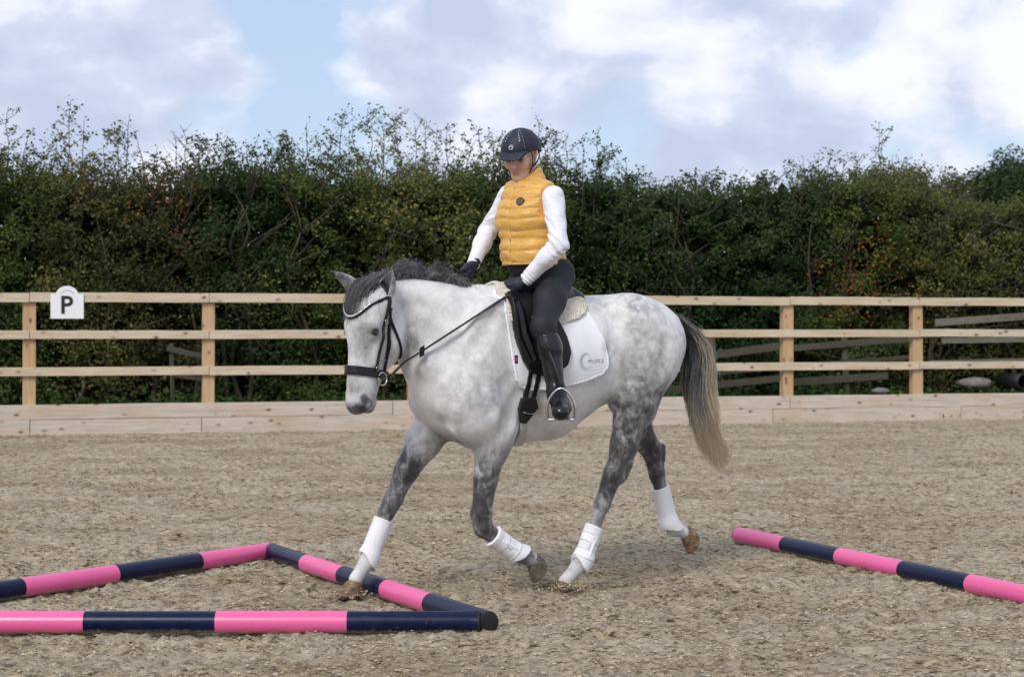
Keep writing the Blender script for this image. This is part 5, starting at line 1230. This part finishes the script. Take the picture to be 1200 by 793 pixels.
def sdf_obj(name, prims, off, h, mat, parent, region=None, extra=None, attrs=None):
    P0 = np.array([p[c] for p in prims for c in 'ab']); r = max(max(p['ra'], p['rb'])*p['sc'].max() for p in prims)+.05
    ax = axes(P0.min(0)-r, P0.max(0)+r, h); D = field_grid(prims, ax, .045); P = grid_of(ax)
    o = off(P) if callable(off) else off
    G = D-o
    if region is not None: G = np.maximum(G, region(P))
    if extra is not None: G = extra(P, G, D)
    V, F = nets(G.astype(np.float32), ax)
    return hmesh(name, V, F, mat, parent, attrs=attrs(V) if attrs else None)
def rider():
    root = empty('person', wld(hp(635, 330, 0)), 'rider in mustard padded vest, white sleeves and navy helmet, looking down and holding the reins', 'person')
    # one continuous body under the clothes
    allp = trunk+neckp+armR+armL+handL+handR+legL+footL+legR+footR+face
    P0 = np.array([p[c] for p in allp for c in 'ab']); lo, hi = P0.min(0)-.12, P0.max(0)+.12
    def rax(l, a, b, hgh): return np.concatenate([np.arange(l, a, .009), np.arange(a, b, .003), np.arange(b, hgh, .009)]).astype(np.float32)
    ax = [rax(lo[0], HC[0]-.12, HC[0]+.14, hi[0]), rax(lo[1], HC[1]-.11, HC[1]+.12, hi[1]), rax(lo[2], HC[2]-.16, HC[2]+.14, hi[2])]
    V, F = nets(field_grid(allp, ax, .04)+.001, ax)
    lipc = sum(np.exp(-(((V-rh(.090, y, z)) @ HM.T/np.array((.02, .012, .0055)))**2).sum(1)) for y, z in ((.010, -.060), (-.010, -.060), (.009, -.069), (-.009, -.069)))
    lipc = lipc*.6+.8*sum(np.exp(-(((V-rh(.082, s_*.031, .014)) @ HM.T/np.array((.02, .018, .0030)))**2).sum(1)) for s_ in (1, -1))
    hmesh('body', V, F, M_skin, root, attrs={'lip': ('POINT', np.clip(lipc, 0, 1))})
    for s_ in (1, -1):
        mb = MB(); c = rh(.0785, s_*.0305, .0005); n, k = 8, 12
        V = [c+np.array((math.sin(math.pi*i/(n-1))*math.cos(2*math.pi*j/k), math.sin(math.pi*i/(n-1))*math.sin(2*math.pi*j/k), math.cos(math.pi*i/(n-1))))*.0085 for i in range(n) for j in range(k)]
        hmesh('eye', V, [(i*k+j, (i+1)*k+j, (i+1)*k+(j+1) % k, i*k+(j+1) % k) for i in range(n-1) for j in range(k)], simple('rider_eye', (.05, .035, .03), .2, .2, 40), root)
        mb = MB()
        mb.tube([rh(.088-.012*(abs(t)-.2)**2, s_*(.031)+t*.013, .004-.003*t*t) for t in np.linspace(-1, 1, 7)], [.001, .0018, .0022, .0024, .0022, .0018, .001], 6); hbuild(mb, 'eyelashes', M_hair, root)
        mb = MB(); mb.tube([rh(.094-.009*abs(u)**2, s_*(.012+.034*u), .024+.006*math.sin(u*2.4)) for u in np.linspace(0, 1, 7)], [.0015, .0028, .003, .003, .0025, .002, .001], 6); hbuild(mb, 'eyebrow', M_hair, root)
    # vest
    zc = hp(621, 311, 0)[2]
    tb = lambda P: (P-CHS.astype(np.float32)) @ TR[1].astype(np.float32); tf = lambda P: (P-CHS.astype(np.float32)) @ TR[0].astype(np.float32)
    vn3 = lambda P: .5+.5*np.sin(P[..., 1]*47+np.sin(P[..., 2]*31)*1.7)
    def vest_off(P):
        z = P[..., 2]+.005*np.sin(tb(P)*28)+.004*np.sin(P[..., 2]*37); q = np.abs(np.sin(math.pi*z/.052))**.6; zip_ = 1-np.exp(-(tb(P)/.007)**2)*(tf(P) > 0)*.8
        w = 1-.75*np.exp(-((P[..., 2]-hp(621, 281, 0)[2])/.010)**2)
        return .014+.008*q*zip_*w*(.65+.6*vn3(P))+.004*np.exp(-((P[..., 2]-zc)/.03)**2)
    def vest_reg(P):
        z = P[..., 2]; slope = zc-z-.03*(tf(P) < 0)*np.clip(-tf(P)/.1, 0, 1)
        y = tb(P); arm = np.abs(y)-(.148+.06*np.clip((hp(621, 252, 0)[2]-z)/.12, 0, 1)); return np.maximum(slope, arm)
    sdf_obj('vest', trunk, vest_off, .0045, M_vest, root, vest_reg)
    ca, cb = NB+np.array((-.02, 0, -.055)), rh(-.030, 0, -.052)
    cd = (cb-ca)/np.linalg.norm(cb-ca)
    colp = [prim(ca, ca+cd*.15, .088, .068, .02)]
    def col_reg(P):
        al = (P-ca.astype(np.float32)) @ cd.astype(np.float32); f = tf(P); y = tb(P)
        top = .118-.030*np.clip(f/.06, -1, 1)+.015*np.clip(y/.08, -1, 1); wav = 0
        opn = .012+.25*np.clip(al-.045, 0, 1)-np.abs(y+.028)-(f < .0)*1.0
        return np.maximum(np.maximum(-al-.01, al-top), opn)
    def col_extra(P, G, D): return np.maximum(G, -(D+.004))
    sdf_obj('collar', colp, lambda P: .004+.004*np.abs(np.sin(((P-ca.astype(np.float32)) @ cd.astype(np.float32))*math.pi/.034))**.5, .0035, M_vest, root, col_reg, col_extra)
    mb = MB(); front = []
    for z in np.linspace(zc+.012, NB[2]-.01, 40):
        q = np.array((CHS[0], CHS[1], z))+TR[0]*.25
        for _ in range(40): q = q-TR[0]*(float(field_at(trunk, q[None].astype(np.float32))[0])-.013)*.8
        front.append(q)
    mb.tube(front, .0045, 6, flat=.6); hbuild(mb, 'zip', simple('zip_tape', (.16, .085, .02), .5, .2, 200), root)
    q = np.array((CHS[0], CHS[1], hp(621, 238, 0)[2]))+TR[1]*.072+TR[0]*.25
    for _ in range(60): q = q-TR[0]*(float(field_at(trunk, q[None].astype(np.float32))[0])-.026)*.8
    nrm = TR[0]*.86+TR[1]*.30+np.array((0, 0, .40)); nrm /= np.linalg.norm(nrm); e1 = np.cross(nrm, (0, 0, 1.)); e1 /= np.linalg.norm(e1); e2 = np.cross(nrm, e1)
    def disc(r, h0, h1, name, mat, n=28, ri=None):
        V = [q+nrm*h0+(e1*math.cos(t)+e2*math.sin(t))*r for t in np.linspace(0, 2*math.pi, n, endpoint=False)]+[q+nrm*h1+(e1*math.cos(t)+e2*math.sin(t))*r*.96 for t in np.linspace(0, 2*math.pi, n, endpoint=False)]
        F = [(j, (j+1) % n, n+(j+1) % n, n+j) for j in range(n)]+[tuple(range(n, 2*n))]
        if ri:
            V += [q+nrm*h1+(e1*math.cos(t)+e2*math.sin(t))*ri for t in np.linspace(0, 2*math.pi, n, endpoint=False)]; F = F[:-1]+[(n+j, n+(j+1) % n, 2*n+(j+1) % n, 2*n+j) for j in range(n)]
        hmesh(name, V, F, mat, root, smooth=False)
    disc(.0215, -.02, .004, 'badge', simple('badge_black', (.02, .018, .018), .5)); gold = simple('badge_thread', (.35, .24, .12), .5)
    disc(.0175, .002, .0050, 'badge_ring', gold, ri=.0155); disc(.0085, .002, .0050, 'badge_ring', gold, ri=.0065)
    # sleeves with creases at elbow and wrist
    for arm, el, wr in ((armR, ER, WR), (armL, EL, WL)):
        ax_ = (wr-el)/np.linalg.norm(wr-el)
        def off(P, el=el, wr=wr, ax_=ax_):
            al = (P-el.astype(np.float32)) @ ax_.astype(np.float32); L = float(np.linalg.norm(wr-el)); e = np.exp(-((al)/.05)**2); w = np.exp(-((al-L)/.045)**2)
            return .008+.0045*np.sin(al*190+np.sin(P[..., 2]*60))*e+.0030*np.sin(al*330)*w+.0015*np.sin(P[..., 2]*70+P[..., 0]*50)
        L = float(np.linalg.norm(wr-el)); sdf_obj('sleeve', arm, off, .0042, M_shirt, root, lambda P, el=el, ax_=ax_, L=L: (P-el.astype(np.float32)) @ ax_.astype(np.float32)-L-.004)
    for hd_ in (handL, handR): sdf_obj('glove', hd_, .0018, .0028, M_glove, root)
    # breeches, boots
    z1 = zc+.03
    for lg, ft, k, a, f in ((legL, footL, kneeL, ankL, 1), (legR, footR, mir(kneeL), mir(ankL), -1)):
        d = (a-k)/np.linalg.norm(a-k); bt = .045
        sdf_obj('boot', lg[2:]+ft, lambda P, k=k, d=d: .0075+.0012*np.sin(((P-k.astype(np.float32)) @ d.astype(np.float32))*90)*np.exp(-(((P-k.astype(np.float32)) @ d.astype(np.float32)-.30)/.05)**2), .0042, M_boot, root, lambda P, k=k, d=d: bt-((P-k.astype(np.float32)) @ d.astype(np.float32)))
        # sole
        he, to = (heelL, toeL) if f > 0 else (mir(heelL), mir(toeL)); fd = (to-he)/np.linalg.norm(to-he); dn = np.array((0, 0, -1.)); dn -= fd*(dn @ fd); dn /= np.linalg.norm(dn); sd_ = np.cross(fd, dn)
        V = []; n = 22; L = np.linalg.norm(to-he)+.055
        for h in (0, .012):
            for j in range(n):
                t = 2*math.pi*j/n; x = math.cos(t); w = .034*(1 if x > -.2 else .85); V.append((he+to)/2+fd*(x*L/2)+sd_*math.sin(t)*w+dn*(.022+h))
        hmesh('sole', V, [(j, (j+1) % n, n+(j+1) % n, n+j) for j in range(n)]+[tuple(range(n))[::-1], tuple(range(n, 2*n))], M_black, root, smooth=False)
    def br_reg(P):
        r = P[..., 2]-z1
        for k, a in ((kneeL, ankL), (mir(kneeL), mir(ankL))):
            d = (a-k)/np.linalg.norm(a-k); near_ = np.linalg.norm(P-((k+a)/2).astype(np.float32), axis=-1)-.30
            r = np.maximum(r, np.where(P[..., 1]*k[1] > 0, (P-k.astype(np.float32)) @ d.astype(np.float32)-.055, r))
        return r
    sdf_obj('breeches', trunk[:2]+legL[:3]+legR[:3], lambda P: .005+.002*np.sin(P[..., 2]*110+P[..., 0]*60)*np.exp(-((P[..., 2]-hipL[2]+.03)/.06)**2), .0048, M_breech, root, br_reg)
    mb = MB(); c = hp(661, 314, .13); mb.box(hp(660, 313.5, .155), (.045, .006, .013), np.array([[.80, -.6, 0], [.6, .80, 0], [0, 0, 1]])); hbuild(mb, 'red_label', simple('red_label', (.55, .03, .02), .6), root, smooth=False)
    # helmet
    tilt = lambda x: .030+(x < 0)*x*.42
    dome = [FP_((-.012, 0, .040), None, .095, None, .01, (1.20, .98, 1.02)), FP_((-.03, 0, .02), None, .091, None, .03, (1.08, .97, .9))]
    def q3(P): Q = P-HC.astype(np.float32); return Q @ hx.astype(np.float32), Q @ hy.astype(np.float32), Q @ hz.astype(np.float32)
    def hreg(P): x, y, z = q3(P); return tilt(x)-z
    def hex_(P, G, D): x, y, z = q3(P); return np.maximum(G, -(D+.016))
    hm = sdf_obj('helmet', dome, 0, .003, M_helm, root, hreg, hex_)
    pk = [FP_((.075, 0, .036), (.120, 0, .014), .074, .052, .01, (.50, 1.05, .085))]
    sdf_obj('peak', pk, .002, .0028, M_helm, root, lambda P: .075-q3(P)[0])
    def on_dome(y, x0, z):                                   # point on the shell's front surface
        p = rh(.2, y, z); 
        for _ in range(50): p = p-hx*(float(field_at(dome, p[None].astype(np.float32))[0])-.0005)*.8
        return p
    def radial(th, ph, off=.0006):
        dr = hx*math.cos(th)*math.cos(ph)+hy*math.sin(th)*math.cos(ph)+hz*math.sin(ph); p = rh(-.01, 0, .04)+dr*.2
        for _ in range(60): p = p-dr*(float(field_at(dome, p[None].astype(np.float32))[0])-off)*.8
        return p
    silver = simple('silver_sparkle', (.55, .57, .62), .3, .5, 500, .5, 600, .001, metal=.5)
    for th0 in (.42, -.42):                                    # sparkling vent strips and stitched piping either side of the crown
        for ph in np.linspace(.55, 1.12, 5):
            a, b = radial(th0*(.95), ph-.03, .001), radial(th0*.95, ph+.03, .001); c = radial(th0*1.12, ph+.02, .001); d_ = radial(th0*1.12, ph-.035, .001)
            hmesh('sparkle_panel', [a, b, c, d_], [(0, 1, 2, 3)], silver, root, smooth=False)
        mb = MB()
        for ph in np.linspace(.12, 1.35, 24): mb.tube([radial(th0*1.55, ph, .0012), radial(th0*1.55, ph+.026, .0012)], .0011, 4)
        tag(hbuild(mb, 'stitching', silver, root), kind='stuff')
    c = radial(0, .25, .001); mb = MB(); e1 = hy; e2 = hz*.95+hx*-.2
    V = [c+hx*.003+(e1*math.cos(t)+e2*math.sin(t))*.0125 for t in np.linspace(0, 2*math.pi, 20, endpoint=False)]+[c-hx*.006+(e1*math.cos(t)+e2*math.sin(t))*.013 for t in np.linspace(0, 2*math.pi, 20, endpoint=False)]
    hmesh('helmet_badge', V, [tuple(range(20)), *[(j, 20+j, 20+(j+1) % 20, (j+1) % 20) for j in range(20)]], silver, root, smooth=False)
    mb = MB(); mb.tube([c+hx*.0045+e1*u*.006+e2*(.005*math.cos(u*1.6)-.003) for u in np.linspace(-1, 1, 9)], .0014, 5); mb.tube([c+hx*.0045-e2*.006, c+hx*.0045+e2*.003], .0014, 5); hbuild(mb, 'badge_mark', M_helm, root)
    for s_ in (1, -1):
        for pts in ([(.045, .081, .035), (.035, .079, -.01), (.030, .066, -.055), (.040, .035, -.102), (.046, 0, -.118)], [(-.06, .078, .02), (-.030, .082, -.025), (.025, .070, -.05)]):
            mb = MB(); mb.tube(smooth_pts([rh(x, s_*y, z) for x, y, z in pts], 6), .0062, 8, flat=.35, up=tuple(hy)); hbuild(mb, 'chin_strap', M_leather, root)
    hp_ = [FP_((-.055, 0, -.01), (-.065, 0, -.035), .060, .040, .02, (1, 1.1, 1))]; sdf_obj('hair', hp_, .004, .004, M_hair, root)
    return root
person = rider()
def stirrups():
    for s_ in (1, -1):
        f = (lambda p: p) if s_ > 0 else mir
        root = empty('stirrup', wld(f(toeL)), 'silver stirrup iron hanging on its leather round the rider\'s near boot' if s_ > 0 else 'silver stirrup iron on the far side of the horse, hidden behind it', 'stirrup')
        he, to = f(heelL), f(toeL); fd = (to-he)/np.linalg.norm(to-he); ball = he*.18+to*.82; up = np.array((0, 0, 1.)); up -= fd*(up @ fd)*.9; up /= np.linalg.norm(up); sd = np.cross(fd, up); sd /= np.linalg.norm(sd)
        base = ball-up*.034; w = .066; mb = MB()
        arch = [(-.95, 0), (-1.0, .02), (-.98, .06), (-.80, .098), (-.45, .128), (-.12, .142), (.12, .142), (.45, .128), (.80, .098), (.98, .06), (1.0, .02), (.95, 0)]
        mb.tube(smooth_pts([base+sd*w*x+up*z for x, z in arch], 5), .0062, 8, up=fd); hbuild(mb, 'arch', M_steel, root)
        mb = MB(); mb.box(base-up*.004, (.122, .034, .010), np.stack([sd, fd, up], 1)); o = hbuild(mb, 'tread', M_steel, root, smooth=False); bevel(o, .003)
        mb = MB(); top = f(hp(633, 392, .335)); e = base+up*.146; a = f(hp(622, 370, .30)); mb.tube(smooth_pts([a, top, top*.4+e*.6+np.array((.0, .012*s_, 0)), e], 6), .0125, 8, flat=.22, up=(1, .6*s_, 0)); hbuild(mb, 'stirrup_leather', M_leather, root)
stirrups()

def kicked_sand():
    ico = np.array([(0, 0, 1), (.9, 0, .3), (.28, .85, .3), (-.72, .53, .3), (-.72, -.53, .3), (.28, -.85, .3), (0, 0, -.4)]); f = np.array([(0, i, i % 5+1) for i in range(1, 6)]+[(6, i % 5+1, i) for i in range(1, 6)])
    for (px, py, t), n, lab in (((657, 688, .13), 900, 'sand thrown up round the planted hind hoof'), ((412, 695, -.145), 350, 'sand pushed up round the planted forehoof')):
        c = wld(hp(px, py, t)); g = rng.normal(size=(n, 3))*np.array((.07, .05, .022)); g[:, 2] = np.abs(g[:, 2]); P = c+g; P[:, 2] = g[:, 2]*.9-.002; sz = (.003+.009*rng.random(n)**2)*(1-.6*np.clip(P[:, 2]/.05, 0, 1))
        V = ico[None]*sz[:, None, None]*rng.uniform(.6, 1.3, (n, 7, 3))+P[:, None]; F = f[None]+(np.arange(n)*7)[:, None, None]
        tag(mesh_np('kicked_sand', V.reshape(-1, 3), F.reshape(-1, 3), bpy.data.materials['sand_crumb'], True, attrs={'v': ('FACE', np.repeat(.2+.7*rng.random(n), 10))}), lab, 'sand', kind='stuff')
kicked_sand()
